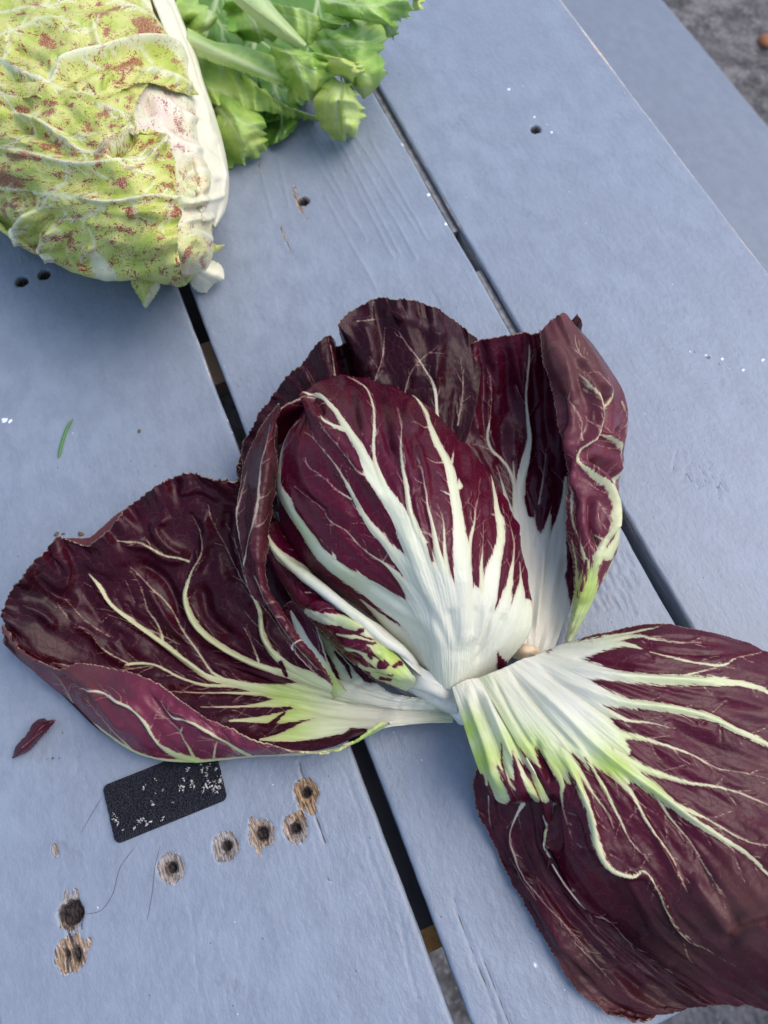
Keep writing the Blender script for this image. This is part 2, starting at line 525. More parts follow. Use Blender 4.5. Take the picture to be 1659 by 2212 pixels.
def escarole_material():
    M = NT_('escarole_leaf')
    st = M.attr('st', 'Vector'); f = M.attr('vein')
    sep = M.n('ShaderNodeSeparateColor'); M.put(sep.inputs[0], M.attr('mixv', 'Color'))
    g, b, ja = sep.outputs          # g: yellowness, b: darkness of kind
    lo = M.noise(M.scale(st, (1/45., 1/28., 1)), 1, 3, .6)
    col = M.mix(M.ss(lo, .3, .7), (.20, .46, .05), (.50, .72, .17))
    col = M.mix(g, col, (.66, .74, .20))
    col = M.mix(b, col, (.11, .25, .022))
    veinm = M.ss(f, -2., 3.5, 1, 0)
    col = M.mix(M.math('MULTIPLY', veinm, .8), col, (.62, .72, .36))
    fine = M.noise(M.scale(st, (1/5., 1/4., 1)), 1, 3, .7)
    nrm = M.bump(fine, .0006, .8)
    B = M.bsdf(col, .36, nrm, .5)
    tr = M.n('ShaderNodeBsdfTranslucent'); M.put(tr.inputs[0], M.mix(.5, col, (.45, .7, .08))); M.put(tr.inputs['Normal'], nrm)
    mx = M.n('ShaderNodeMixShader'); mx.inputs[0].default_value = .25
    M.t.links.new(B.outputs[0], mx.inputs[1]); M.t.links.new(tr.outputs[0], mx.inputs[2])
    return M.done(mx.outputs[0])

def paint_material(name='painted_plank', k=1.):
    M = NT_(name)
    st = M.attr('st', 'Vector')            # mm along, mm across, height
    sep = M.n('ShaderNodeSeparateColor'); M.put(sep.inputs[0], M.attr('mixv', 'Color'))
    wood, hole, warm = sep.outputs          # signed distances in mm (scaled), see plank()
    white = M.attr('chip')
    crack = M.attr('crack')
    mot = M.noise(M.scale(st, (1/16., 1/11., 1)), 1, 4, .62)
    mot2 = M.noise(M.scale(st, (1/3.2, 1/2.4, 1)), 1, 3, .6)
    brush = M.noise(M.scale(st, (1/45., 1/1.1, 1)), 1, 4, .6)
    big = M.noise(M.scale(st, (1/90., 1/60., 1)), 1, 3, .5)
    base = M.mix(M.ss(mot, .32, .68), tuple(k * q for q in (.198, .230, .286)), tuple(k * q for q in (.238, .277, .340)))
    base = M.mix(M.ss(big, .35, .7, 0, .55), base, tuple(k * q for q in (.202, .231, .284)))
    base = M.mix(M.ss(mot2, .42, .70, 0, .22), base, tuple(k * q for q in (.26, .305, .385)))
    base = M.mix(M.ss(brush, .62, .78, 0, .12), base, (.15, .175, .24))
    # grey-brown grime and tiny dark specks
    gr = M.noise(M.scale(st, (1/26., 1/20., 1), (4, 7, 0)), 1, 5, .72)
    gm = M.noise(M.scale(st, (1/5., 1/2.2, 1), (4, 7, 0)), 1, 4, .75)
    base = M.mix(M.math('MULTIPLY', M.ss(gr, .54, .70), M.ss(gm, .45, .66, 0, .45)), base, (.13, .13, .14))
    spv = M.voro(M.scale(st, (1/6.5, 1/4.2, 1)), 1)
    spn = M.noise(M.scale(st, (1/8., 1/8., 1), (1, 5, 2)), 1, 2, .6)
    base = M.mix(M.math('MULTIPLY', M.ss(spv, .035, .075, 1, 0), M.ss(spn, .50, .58, 0, .9)), base, (.07, .06, .065))
    spv2 = M.voro(M.scale(st, (1/9., 1/7., 1), (3.3, 8.1, 0)), 1)
    base = M.mix(M.math('MULTIPLY', M.ss(spv2, .02, .05, 1, 0), M.ss(spn, .42, .50, .8, 0)), base, (.70, .72, .76))
    jit = M.math('MULTIPLY', M.math('SUBTRACT', M.noise(M.scale(st, (1/1.6, 1/.8, 1)), 1, 3, .6), .5), M.mixf(warm, .7, 3.0))
    # raw wood where paint has torn off: fibres along the board
    fib = M.noise(M.scale(st, (1/6., 1/.7, 1)), 1, 3, .6)
    fib2 = M.noise(M.scale(st, (1/2.6, 1/.7, 1), (2, 2, 2)), 1, 2, .6)
    grey_wood = M.mix(M.ss(fib, .34, .64), (.11, .098, .092), (.37, .34, .325))
    warm_wood = M.mix(M.ss(fib, .34, .64), (.10, .055, .03), (.42, .27, .15))
    wd = M.mix(warm, grey_wood, warm_wood)
    wd = M.mix(M.ss(fib2, .62, .68, 0, .7), wd, (.60, .57, .54))
    wsd = M.math('ADD', M.math('MULTIPLY', M.math('SUBTRACT', wood, .5), 20.), jit)
    wm = M.ss(wsd, -.12, .14, 1, 0)
    rim = M.math('MULTIPLY', M.ss(wsd, -.5, -.2), M.ss(wsd, .15, .45, 1, 0))
    col = M.mix(wm, base, wd)
    col = M.mix(M.math('MULTIPLY', rim, M.ss(fib2, .52, .66, 0, .55)), col, (.62, .64, .68))
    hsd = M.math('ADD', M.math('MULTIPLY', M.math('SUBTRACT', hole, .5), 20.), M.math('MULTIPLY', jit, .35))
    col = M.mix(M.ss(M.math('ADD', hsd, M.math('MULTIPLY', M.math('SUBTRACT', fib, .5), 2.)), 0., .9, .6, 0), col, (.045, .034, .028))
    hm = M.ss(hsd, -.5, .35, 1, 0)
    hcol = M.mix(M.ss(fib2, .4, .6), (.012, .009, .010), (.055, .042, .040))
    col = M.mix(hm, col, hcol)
    col = M.mix(M.ss(M.math('ADD', crack, M.math('MULTIPLY', jit, .12)), .0, .26, .85, 0), col, (.035, .035, .042))
    col = M.mix(M.ss(M.math('ADD', white, M.math('MULTIPLY', jit, .2)), -.1, .25, 1, 0), col, (.80, .82, .86))
    # worn board edge
    col = M.mix(M.math('MULTIPLY', M.ss(M.math('ADD', M.attr('wear'), M.math('MULTIPLY', M.math('SUBTRACT', gr, .5), 1.9)), .42, .52), 1.), col, M.mix(M.ss(fib2, .4, .6), (.55, .36, .20), (.66, .60, .58)))
    h = M.math('ADD', M.math('MULTIPLY', mot2, 1.3), M.math('ADD', M.math('MULTIPLY', brush, .3), M.math('MULTIPLY', M.noise(M.scale(st, (1/1.1, 1/.9, 1)), 1, 3, .6), .45)))
    h = M.math('ADD', h, M.math('MULTIPLY', wm, M.math('MULTIPLY', fib, 3.)))
    nrm = M.bump(h, .00030, .8)
    B = M.bsdf(col, M.mixf(wm, M.mixf(mot, .34, .5), .85), nrm, M.mixf(wm, .5, .2))
    return M.done(B.outputs[0])

def simple(name, col, rough=.6, nscale=300., col2=None, bump=.0002, spec=.4, stretch=(1, 1, 1)):
    M = NT_(name)
    tc = M.n('ShaderNodeTexCoord').outputs['Object']
    nn = M.noise(M.scale(tc, stretch), nscale, 4, .65)
    c = M.mix(M.ss(nn, .32, .68), col, col2 or [x * .6 for x in col])
    nrm = M.bump(nn, bump, .8)
    return M.done(M.bsdf(c, rough, nrm, spec).outputs[0])

M_RAD = radicchio_material()
M_SPK = speckled_material()
M_ESC = escarole_material()
M_PAINT = paint_material()
M_BEAM = simple('brown_beam_wood', (.52, .34, .23), .8, 60, (.62, .42, .28), stretch=(1, 1, 1))
M_BEAMD = simple('dark_beam_and_gap_shade', (.045, .045, .055), .8, 60, (.07, .065, .07))  # end beam's dark brown; also stands for shade on the added void block
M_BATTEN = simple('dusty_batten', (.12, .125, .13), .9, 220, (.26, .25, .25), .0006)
M_PAINT_SHADED = paint_material('shaded_bench_paint', .8)  # table paint darkened, so the lower bench's shade sits in its colour
M_ORANGE = simple('fresh_sawn_end', (.62, .33, .10), .8, 200, (.45, .22, .07))
M_FABRIC = simple('black_loop_fabric', (.012, .013, .019), .95, 1500, (.048, .051, .068), .0014, .15)
M_LINT = simple('white_lint', (.62, .60, .58), .9, 900, (.34, .31, .30))
M_GLUE = simple('grubby_glue', (.36, .31, .25), .8, 900, (.22, .2, .2))
M_GRASS = simple('green_grass_blade', (.06, .17, .04), .5, 900, (.09, .23, .06))
M_HAIR = simple('dark_hair', (.05, .035, .05), .4, 900)
M_CRUMB = simple('brown_crumb', (.09, .065, .04), .9, 900, (.16, .12, .07))
M_FALLEN = simple('fallen_orange_leaf', (.30, .12, .05), .7, 200, (.28, .10, .04))
M_CUT = simple('cut_stem', (.84, .82, .76), .5, 240, (.86, .80, .66), .0003)

# ------------------------------------------------------------------ ground
def P2W(x, y, h=0.):
    return to_world(np.array([x, y, h], float))

def ground_material():
    M = NT_('rough_asphalt')
    tc = M.n('ShaderNodeTexCoord').outputs['Object']
    a = M.noise(tc, 26, 5, .65); b = M.noise(tc, 160, 3, .7); c = M.voro(tc, 120); d = M.noise(tc, 9, 3, .6)
    col = M.mix(M.ss(a, .38, .64), (.055, .050, .050), (.19, .175, .17))
    col = M.mix(M.ss(d, .42, .60, 0, .6), col, (.11, .10, .10))
    col = M.mix(M.ss(b, .52, .72, 0, .7), col, (.34, .32, .31))
    nrm = M.bump(M.math('ADD', M.math('MULTIPLY', c, .6), a), .006, .8)
    return M.done(M.bsdf(col, .9, nrm, .3).outputs[0])

gz = -0.70
gnd = mesh_from('ground', [(-300, -300, gz), (300, -300, gz), (300, 300, gz), (-300, 300, gz)], [(0, 1, 2, 3)], ground_material(), smooth=False)
gnd['kind'] = 'structure'

# ------------------------------------------------------------------ the table
table = thing('picnic_table', 'blue-grey painted plank table with chipped screw holes under the salad heads', 'table')
AL = math.radians(22.3)
A_ = np.array([-math.sin(AL), math.cos(AL)])       # along the planks, towards the far end
N_ = np.array([math.cos(AL), math.sin(AL)])        # across, to the right

def AN(x, y):
    w = P2W(x, y)[:2]
    return float(w @ A_) * 1000, float(w @ N_) * 1000          # mm

def ANL(rows):
    return [AN(*r[:2]) for r in rows]

T2 = (318.2, 1645.8, .2480); T3 = (82.3, 1783, .1612); T8 = (548.6, 329.2, .1653)
T7 = (768., 137., .2728); T5 = (740.6, 1920.1, .2149); TS = (1289.2, 932.6, .2232); TG = (0., 1536.1, .5291)
TC1 = (208.5, 1618.4, .1984)
def pt(T, x, y): return (T[0] + x * T[2], T[1] + y * T[2])

# holes: centre, torn-wood radii (across, along) mm, hole radius mm, warmth, extra torn strips, depth
HOLES = [
 (pt(T2, 205, 925), (5.0, 6.0), 1.9, .25, []),
 (pt(T2, 685, 735), (4.9, 5.7), 1.8, .15, [[pt(T2, 600, 680), pt(T2, 620, 840), pt(T2, 660, 850)]]),
 (pt(T2, 1000, 625), (5.2, 5.4), 2.3, .55, [[pt(T2, 910, 500), pt(T2, 915, 680), pt(T2, 965, 740), pt(T2, 975, 790)]]),
 (pt(T2, 1290, 580), (5.0, 5.8), 1.9, .15, [[pt(T2, 1350, 470), pt(T2, 1345, 420), pt(T2, 1335, 380)]]),
 (pt(T2, 1385, 265), (5.0, 5.6), 1.8, .95, [[pt(T2, 1320, 300), pt(T2, 1370, 370), pt(T2, 1430, 430)], [pt(T2, 1450, 340), pt(T2, 1445, 440)]]),
 (pt(T3, 440, 1180), (4.8, 5.8), 3.9, .1, [[pt(T3, 390, 900), pt(T3, 385, 1000)], [pt(T3, 505, 880), pt(T3, 520, 1000)], [pt(T3, 330, 1100), pt(T3, 330, 1340)], [pt(T3, 420, 1340), pt(T3, 430, 1390)]]),
 (pt(T3, 440, 1730), (6.2, 6.4), 0.0, .8, [[pt(T3, 400, 1520), pt(T3, 400, 1640)], [pt(T3, 530, 1470), pt(T3, 540, 1640)]]),
 (pt(T3, 235, 330), (1.6, 2.6), 0.0, .2, []),
 (pt(T3, 690, 1560), (1.2, 1.7), 0.0, .2, []),
 (pt(T8, 650, 640), (2.4, 3.4), 2.6, .6, [[pt(T8, 520, 450), pt(T8, 545, 580), pt(T8, 600, 720), pt(T8, 640, 780)]]),
 ((1157, 280), (2.6, 1.9), 2.6, .1, []),
 ((47, 608), (3.0, 2.7), 3.0, .05, []), ((95, 593), (2.9, 2.6), 2.9, .05, []),
]
SMALLHOLES = [(pt(T3, 515, 1720), 1.35), (pt(T3, 385, 1730), .9), (pt(T3, 525, 1800), .5)]
CHIPS = [(1099, 193, 1.0), (1154, 253, .8), (1192, 286, 1.0), (1181, 270, .5), (926, 421, 1.25), (963, 483, 1.25), (868, 312, .9), (1008, 426, .6),
         (806, 209, 1.2), (1648, 778, 1.1), (1525, 768, .7), (1560, 776, .9), (1575, 795, .7), (1492, 760, .6), (10, 908, 1.7), (22, 910, 1.2), (1130, 187, .4), (1138, 190, .5),
         (492, 905, .8), (502, 931, .6), (1605, 800, .9), (1157, 2085, .9), (372, 1630, .4)]
WOODCHIPS = [(1530, 772, 2.2, .5), (1555, 785, 1.6, .5), (1500, 758, 1.3, .4), (712, 1901, 1.5, .3), (776, 1891, 1.2, .5)]
CRACKS = [  # polyline, half width mm, depth mm
 ([pt(T2, 1315, 0), pt(T2, 1340, 70), pt(T2, 1365, 140)], .28, .8),
 ([pt(T2, 1455, 440), pt(T2, 1500, 570), pt(T2, 1530, 660), pt(T2, 1545, 700)], .22, .8),
 ([pt(T3, 385, 1370), pt(T3, 430, 1480), pt(T3, 465, 1620)], .30, .9),
 ([pt(T3, 385, 1760), pt(T3, 385, 1940)], .25, .8),
 ([pt(T3, 590, 1200), pt(T3, 590, 1390)], .18, .5),
 ([pt(TG, 778, 800), pt(TG, 795, 950), pt(TG, 805, 1080), pt(TG, 845, 1277)], .02, .35),
 ([pt(TG, 1395, 215), pt(TG, 1440, 330), pt(TG, 1480, 450), pt(TG, 1510, 590), pt(TG, 1562, 725)], .03, .45),
 ([pt(T5, 410, 60), pt(T5, 460, 200)], .0, .25),
 ([pt(T5, 580, 320), pt(T5, 640, 640), pt(T5, 680, 850), pt(T5, 760, 1110)], .03, .5),
 ([pt(T5, 1115, 100), pt(T5, 1180, 310), pt(T5, 1240, 480), pt(T5, 1350, 760), pt(T5, 1480, 1090), pt(T5, 1590, 1400)], .12, .8),
 ([pt(T5, 1375, 620), pt(T5, 1440, 780), pt(T5, 1560, 1060), pt(T5, 1690, 1400)], .06, .6),
 ([pt(TS, 770, 200), pt(TS, 740, 370)], .06, .4),
 ([pt(TS, 950, 285), pt(TS, 870, 350), pt(TS, 850, 400), pt(TS, 840, 460), pt(TS, 800, 475)], .05, .4),
 ([pt(TS, 955, 300), pt(TS, 1020, 370), pt(TS, 1060, 490), pt(TS, 1085, 485)], .08, .4),
 ([pt(TS, 870, 400), pt(TS, 915, 480), pt(TS, 960, 445), pt(TS, 985, 520), pt(TS, 1015, 512)], .10, .5),
 ([pt(TS, 1070, 280), pt(TS, 1120, 430), pt(TS, 1180, 580), pt(TS, 1185, 650)], .08, .5),
 ([pt(TS, 1180, 590), pt(TS, 1203, 400)], .05, .4), ([pt(TS, 1195, 470), pt(TS, 1260, 580)], .05, .4),
 ([pt(TG, 325, 150), pt(TG, 315, 250), pt(TG, 270, 310), pt(TG, 230, 330)], .02, .3),
 ([pt(TG, 300, 80), pt(TG, 305, 180)], .0, .3), ([pt(TG, 190, 195), pt(TG, 245, 195)], .1, .3), ([pt(TG, 215, 160), pt(TG, 218, 195)], .05, .3),
 ([(1330, 1230), (1352, 1275), (1372, 1330)], .0, .5), ([(1300, 1215), (1345, 1310)], .0, .4), ([(1280, 1250), (1310, 1320)], .0, .5), ([(1410, 1255), (1440, 1330)], .0, .4),
 ([pt(T7, 580, 1760), pt(T7, 700, 1990)], .02, .4), ([pt(T7, 930, 1850), pt(T7, 1000, 2040)], .0, .3),
 ([(1390, 440), (1440, 520), (1485, 580)], -.05, .3), ([(720, 1935), (740, 2010)], -.08, .25),
]
GRAINS = []   # raised grain at the far end of the middle plank
for (a, b) in [((640, 283), (760, 470)), ((672, 283), (790, 520)), ((705, 278), (850, 560)), ((722, 283), (862, 545)), ((742, 280), (900, 560)),
               ((766, 290), (900, 500)), ((800, 300), (925, 520)), ((700, 420), (810, 620)), ((600, 340), (625, 450)), ((560, 360), (590, 470))]:
    GRAINS.append((a, b, .32))
for k in range(22):     # rough sanding marks beside the right upper leaf
    x = 1240 + 16 * (k % 8) + 8 * (k // 8); y = 1190 + 45 * (k // 8) + 6 * (k % 3)
    GRAINS.append(((x, y), (x + 14, y + 26), -.35))
ORANGE_STREAK = [[pt(T8, 40, 60), pt(T8, 90, 290)], [pt(T8, 350, 980), pt(T8, 400, 1100), pt(T8, 470, 1270)]]

def poly_d(a, n, pts):
    best = np.full(a.shape, 99.)
    for p, q in zip(pts[:-1], pts[1:]):
        m = (a > min(p[0], q[0]) - 9) & (a < max(p[0], q[0]) + 9) & (n > min(p[1], q[1]) - 9) & (n < max(p[1], q[1]) + 9)
        if not m.any(): continue
        dx, dy = q[0] - p[0], q[1] - p[1]
        t = np.clip(((a[m] - p[0]) * dx + (n[m] - p[1]) * dy) / (dx*dx + dy*dy + 1e-9), 0, 1)
        best[m] = np.minimum(best[m], np.hypot(a[m] - p[0] - t * dx, n[m] - p[1] - t * dy))
    return best

def plank(name, n0, n1, a0, a1, z0, thick, step, fa0=None, fa1=None, seed=1, wear=(0, 0), label=None, feat=True, rad=1.6, mat=None):
    """a board: rows along (fine between fa0 and fa1), a rounded profile across; all in mm"""
    fa0 = a0 if fa0 is None else max(a0, fa0); fa1 = a1 if fa1 is None else min(a1, fa1)
    aa = np.r_[np.linspace(a0, fa0, 6)[:-1] if fa0 > a0 else [], np.arange(fa0, fa1, step), np.linspace(fa1, a1, 6) if a1 > fa1 else [fa1]]
    q = np.linspace(0, 1, 7)
    top = np.arange(n0 + rad, n1 - rad + 1e-6, step)
    prof = [(n0 + .0, -thick), (n0, -thick * .66), (n0, -thick * .33)]
    prof += [(n0 + rad * (1 - math.cos(t * math.pi / 2)), -rad * (1 - math.sin(t * math.pi / 2))) for t in q[:-1]]
    prof += [(x, 0.) for x in top]
    prof += [(n1 - rad * (1 - math.cos(t * math.pi / 2)), -rad * (1 - math.sin(t * math.pi / 2))) for t in q[::-1][1:]]
    prof += [(n1, -thick * .33), (n1, -thick * .66), (n1, -thick)]
    pr = np.array(prof)
    A, n = np.meshgrid(aa, pr[:, 0], indexing='ij')
    Z = np.broadcast_to(pr[:, 1][None], A.shape).copy()
    ontop = Z > -rad * 1.01
    # hand-planed wobble of the two long edges
    e0 = np.exp(-((n - n0) / 5.) ** 2); e1 = np.exp(-((n - n1) / 5.) ** 2)
    A0 = A
    nn = n + e0 * (.45 * perlin(A / 45, A * 0, seed) + .16 * perlin(A / 7, A * 0, seed + 1)) + e1 * (.45 * perlin(A / 45, A * 0 + 3, seed) + .16 * perlin(A / 7, A * 0 + 4, seed))
    dz = .10 * fbm(A / 60, n / 25, seed, 3) + .045 * perlin(A / 14, n / 1.6, seed + 4) + .03 * perlin(A / 2.6, n / 2.0, seed + 8)
    dz -= .5 * np.clip(perlin(A / 19, n * 0, seed + 11) - .35, 0, 1) * (e0 + e1)
    wood = np.full(A.shape, 9.); hole = np.full(A.shape, 9.); warm = np.zeros(A.shape); crack = np.full(A.shape, 9.); chip = np.full(A.shape, 9.)
    if feat:
        for (c, (rn, ra), rh, wm, strips) in HOLES:
            ca, cn = AN(*c)
            if cn < n0 - 12 or cn > n1 + 12: continue
            r = np.hypot((A - ca) / ra, (n - cn) / rn)
            ang = np.arctan2(A - ca, n - cn)
            d = (r - .90 + .13 * perlin(ang * 1.6, ang * 0 + ca, 3) + .06 * perlin(ang * 6, ang * 0 + cn, 3)) * (rn + ra) / 2
            for s_ in strips:
                d = np.minimum(d, poly_d(A, n, ANL(s_)) - 1.0)
            wood = np.minimum(wood, d)
            warm = np.maximum(warm, wm * np.exp(-(np.maximum(r - 1.4, 0)) ** 2))
            rr = np.hypot(A - ca, n - cn)
            if rh > 0:
                dh = rr - rh * (1 + .15 * perlin(ang * 2, ang * 0 + cn, 5))
                hole = np.minimum(hole, dh)
                dz -= 2.6 * (1 - sstep(-1.0, .5, dh))
                dz -= np.where(rr < 9, 1.1 * (1 - sstep(rh * .6, max(rn, ra), rr)), 0)
            dz -= .35 * (1 - sstep(-.5, .4, d)) * (1 + .9 * perlin(A / 2.8, n / .7, 41))
            dz += .22 * np.exp(-((d - .4) / .5) ** 2) * (perlin(A / 1.5, n / 1.2, 15) > .05)
        for (c, rh) in SMALLHOLES:
            ca, cn = AN(*c)
            rr = np.hypot((A - ca) * .6, n - cn) - rh
            hole = np.minimum(hole, rr); dz -= 1.8 * (1 - sstep(-.6, .4, rr))
        for s_ in ORANGE_STREAK:
            d = poly_d(A, n, ANL(s_)) - .35
            wood = np.minimum(wood, d); warm = np.where(d < 2, .8, warm); dz -= .3 * (1 - sstep(-.4, .6, d))
        for (x, y, r_, w_) in WOODCHIPS:
            ca, cn = AN(x, y)
            d = np.hypot((A - ca) * .7, n - cn) - r_ * .55 + .7 * perlin(A / 1.1, n / .9, 9) + .4
            wood = np.minimum(wood, d); warm = np.where(d < 1, w_, warm)
        for (x, y, r_) in CHIPS:
            ca, cn = AN(x, y)
            d = np.hypot(A - ca, n - cn) - r_ * .72 + .6 * perlin(A / .8, n / .8, 19)
            chip = np.minimum(chip, d); dz += .12 * (1 - sstep(-.4, .2, d))
        for (pl, hw, dep) in CRACKS:
            d = poly_d(A + .35 * perlin(A / 4, n / 4, 77), n + .35 * perlin(A / 4, n / 4, 78), ANL(pl)) - hw
            crack = np.minimum(crack, d + (.16 if hw < .05 else 0)); dz -= dep * .6 * np.exp(-(np.maximum(d, 0) / .38) ** 2)
        for (p, q_, am) in GRAINS:
            d = poly_d(A, n + .5 * perlin(A / 18, n * 0, 5), ANL([p, q_]))
            dz += am * np.exp(-(d / .7) ** 2)
        ea = AN(1262, 70)[0]; far = wear[1] * .9 * np.exp(-((A - ea) / 22.) ** 2) * (n1 > nE - 1) if wear[1] > .9 else 0
        we = far * np.exp(-((n - n1) / 1.6) ** 2) + wear[0] * np.exp(-((n - n0) / 1.2) ** 2) + wear[1] * np.exp(-((n - n1) / 1.2) ** 2)
    else:
        we = np.zeros(A.shape)
    Z = Z + dz * ontop
    # the very edge of the board's ends
    W = np.zeros(A.shape + (3,))
    W[..., :2] = (A[..., None] * A_ + nn[..., None] * N_) * .001
    W[..., 2] = (Z + z0) * .001
    ns, nt = A.shape
    Q = grid_quads(ns, nt)
    V = W.reshape(-1, 3)
    # caps and underside
    def cap(i, flip):
        idx = np.arange(nt) + i * nt
        c = len(V_)
        V_.append(V[idx].mean(0))
        for k in range(nt):
            a, b = idx[k], idx[(k + 1) % nt]
            T_.append((a, b, c) if flip else (b, a, c))
    V_ = list(V); T_ = []
    cap(0, True); cap(ns - 1, False)
    for i in range(0, ns - 1):
        pass
    Vn = np.array(V_)
    enc = lambda d: np.clip(.5 + d / 20., 0, 1)
    mixv = np.c_[enc(wood).ravel(), enc(hole).ravel(), warm.ravel(), np.ones(A.size)]
    st = np.stack([A + seed * 233, n + seed * 57, Z], -1).reshape(-1, 3)
    pad = lambda x, v: np.concatenate([x, np.repeat(np.array([v], float), 2, 0)])
    tri = np.array(T_)
    quads = np.r_[Q, np.c_[tri, tri[:, 2:3]][:0]] if len(tri) == 0 else Q
    me_o = fast_mesh(name, Vn, quads, mat or M_PAINT, table, {
        'mixv': ('FLOAT_COLOR', pad(mixv, [1, 1, 0, 1])), 'st': ('FLOAT_VECTOR', pad(st, [0, 0, -20])),
        'crack': ('FLOAT', pad(crack.ravel(), 9)), 'chip': ('FLOAT', pad(chip.ravel(), 9)), 'wear': ('FLOAT', pad(we.ravel(), 0))})
    # end faces as a joined strip of triangles in the same mesh
    import bmesh
    bm = bmesh.new(); bm.from_mesh(me_o.data); bm.verts.ensure_lookup_table()
    for t in T_:
        try: bm.faces.new([bm.verts[int(k)] for k in t])
        except ValueError: pass
    # underside
    try: bm.faces.new([bm.verts[0], bm.verts[nt - 1], bm.verts[(ns - 1) * nt + nt - 1], bm.verts[(ns - 1) * nt]])
    except ValueError: pass
    bmesh.ops.recalc_face_normals(bm, faces=bm.faces[:])
    bm.to_mesh(me_o.data); bm.free()
    for p in me_o.data.polygons: pass
    if label: me_o['label'] = label
    return me_o

nL1 = np.mean([AN(395, 628)[1], AN(768, 1650)[1], AN(930, 2100)[1]])          # left lip of the first gap
gapw1 = 5.6
n2a = AN(808, 200)[1]; n2b = AN(1100, 722)[1]; n2c = AN(1468, 1350)[1]
nG2 = np.mean([n2a, n2b, n2c]); gapw2 = 4.6
nE = np.mean([AN(1215, 0)[1], AN(1659, 590)[1]])
aEnd = np.mean([AN(1418, 2212)[0], AN(1491, 2177)[0]])
print('gap1', AN(395, 628), AN(768, 1650), AN(930, 2100), 'gap2', n2a, n2b, n2c, 'edge', nE, 'end', aEnd)
aTop = 1100.
plank('plank', nL1 - 139.5, nL1, aEnd, aTop, 0, 22, .75, -175, 330, 1, (0, .25), 'plank with the screw holes and black patch')
plank('plank', nL1 + gapw1, nG2, aEnd, aTop, 0, 22, .8, -175, 330, 2, (.2, .25), 'plank under the middle of the red salad head')
plank('plank', nG2 + gapw2, nE, aEnd, aTop, 0, 22, .95, -175, 330, 3, (.3, 1.0), 'outer plank with worn right edge')
plank('plank', nL1 - 139.5 * 2 - gapw1, nL1 - 139.5 - gapw1, aEnd, aTop, 0, 22, 3.0, 0, 300, 4, (0, 0), 'leftmost plank', feat=False)

def board_box(name, a0, a1, n0, n1, z0, z1, mat, parent=table, r=.8):
    """a squared timber with softened arrises, in mm along the table's own axes"""
    import bmesh
    bm = bmesh.new()
    bmesh.ops.create_cube(bm, size=1)
    for v in bm.verts:
        a = a0 if v.co.x < 0 else a1; n = n0 if v.co.y < 0 else n1; z = z0 if v.co.z < 0 else z1
        w = (a * A_ + n * N_) * .001
        v.co = (w[0], w[1], z * .001)
    bmesh.ops.bevel(bm, geom=bm.edges[:], offset=r * .001, segments=2, profile=.5, affect='EDGES')
    bmesh.ops.recalc_face_normals(bm, faces=bm.faces[:])
    me = bpy.data.meshes.new(name); bm.to_mesh(me); bm.free(); me.materials.append(mat)
    o = bpy.data.objects.new(name, me); COL.objects.link(o); o.parent = parent
    return o

# timbers that show through the gaps, plus one added block for a black void
def ANz(x, y, h):
    w = P2W(x, y, h)[:2]; return float(w @ A_) * 1000, float(w @ N_) * 1000
aB0, aB1 = ANz(455, 742, -24)[0], ANz(490, 822, -24)[0]
board_box('cross_beam', aB1, aB0, nL1 - 290, nE - 6, -124, -23, M_BEAM)
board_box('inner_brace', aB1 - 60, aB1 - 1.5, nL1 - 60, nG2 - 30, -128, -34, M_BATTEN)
board_box('added_void_block', aB0 + 2, aB0 + 140, nL1 - 60, nG2 - 30, -120, -75, M_BEAMD)  # added block, no real timber: dark to stand for deep shade below the gap
aC = ANz(905, 2012, -25)[0]
board_box('end_beam', aC + 1, aC + 110, nL1 - 290, nE - 6, -120, -24, M_BEAMD)
board_box('sawn_end', aC - 7, aC - 0.6, nL1 - 40, nL1 + 40, -70, -24.5, M_ORANGE)
bt = board_box('gap_batten', aC + 112, aB1 - 2, nG2 + .9, nG2 + gapw2 - 1.3, -20, -2.6, M_BATTEN, r=.5)
bt = board_box('gap_batten', aB0 + 2, aTop - 30, nG2 + .9, nG2 + gapw2 - 1.3, -20, -2.6, M_BATTEN, r=.5)
# bench
nBe = []
bz = -250.
nb1 = (ANz(1425, 0, bz)[1] + ANz(1659, 262, bz)[1]) / 2
plank('bench_plank', nb1 - 235, nb1, -900, 1500, bz, 36, 3.0, 100, 640, 5, (.1, .5), 'lower bench plank beyond the worn table edge', feat=False, mat=M_PAINT_SHADED)

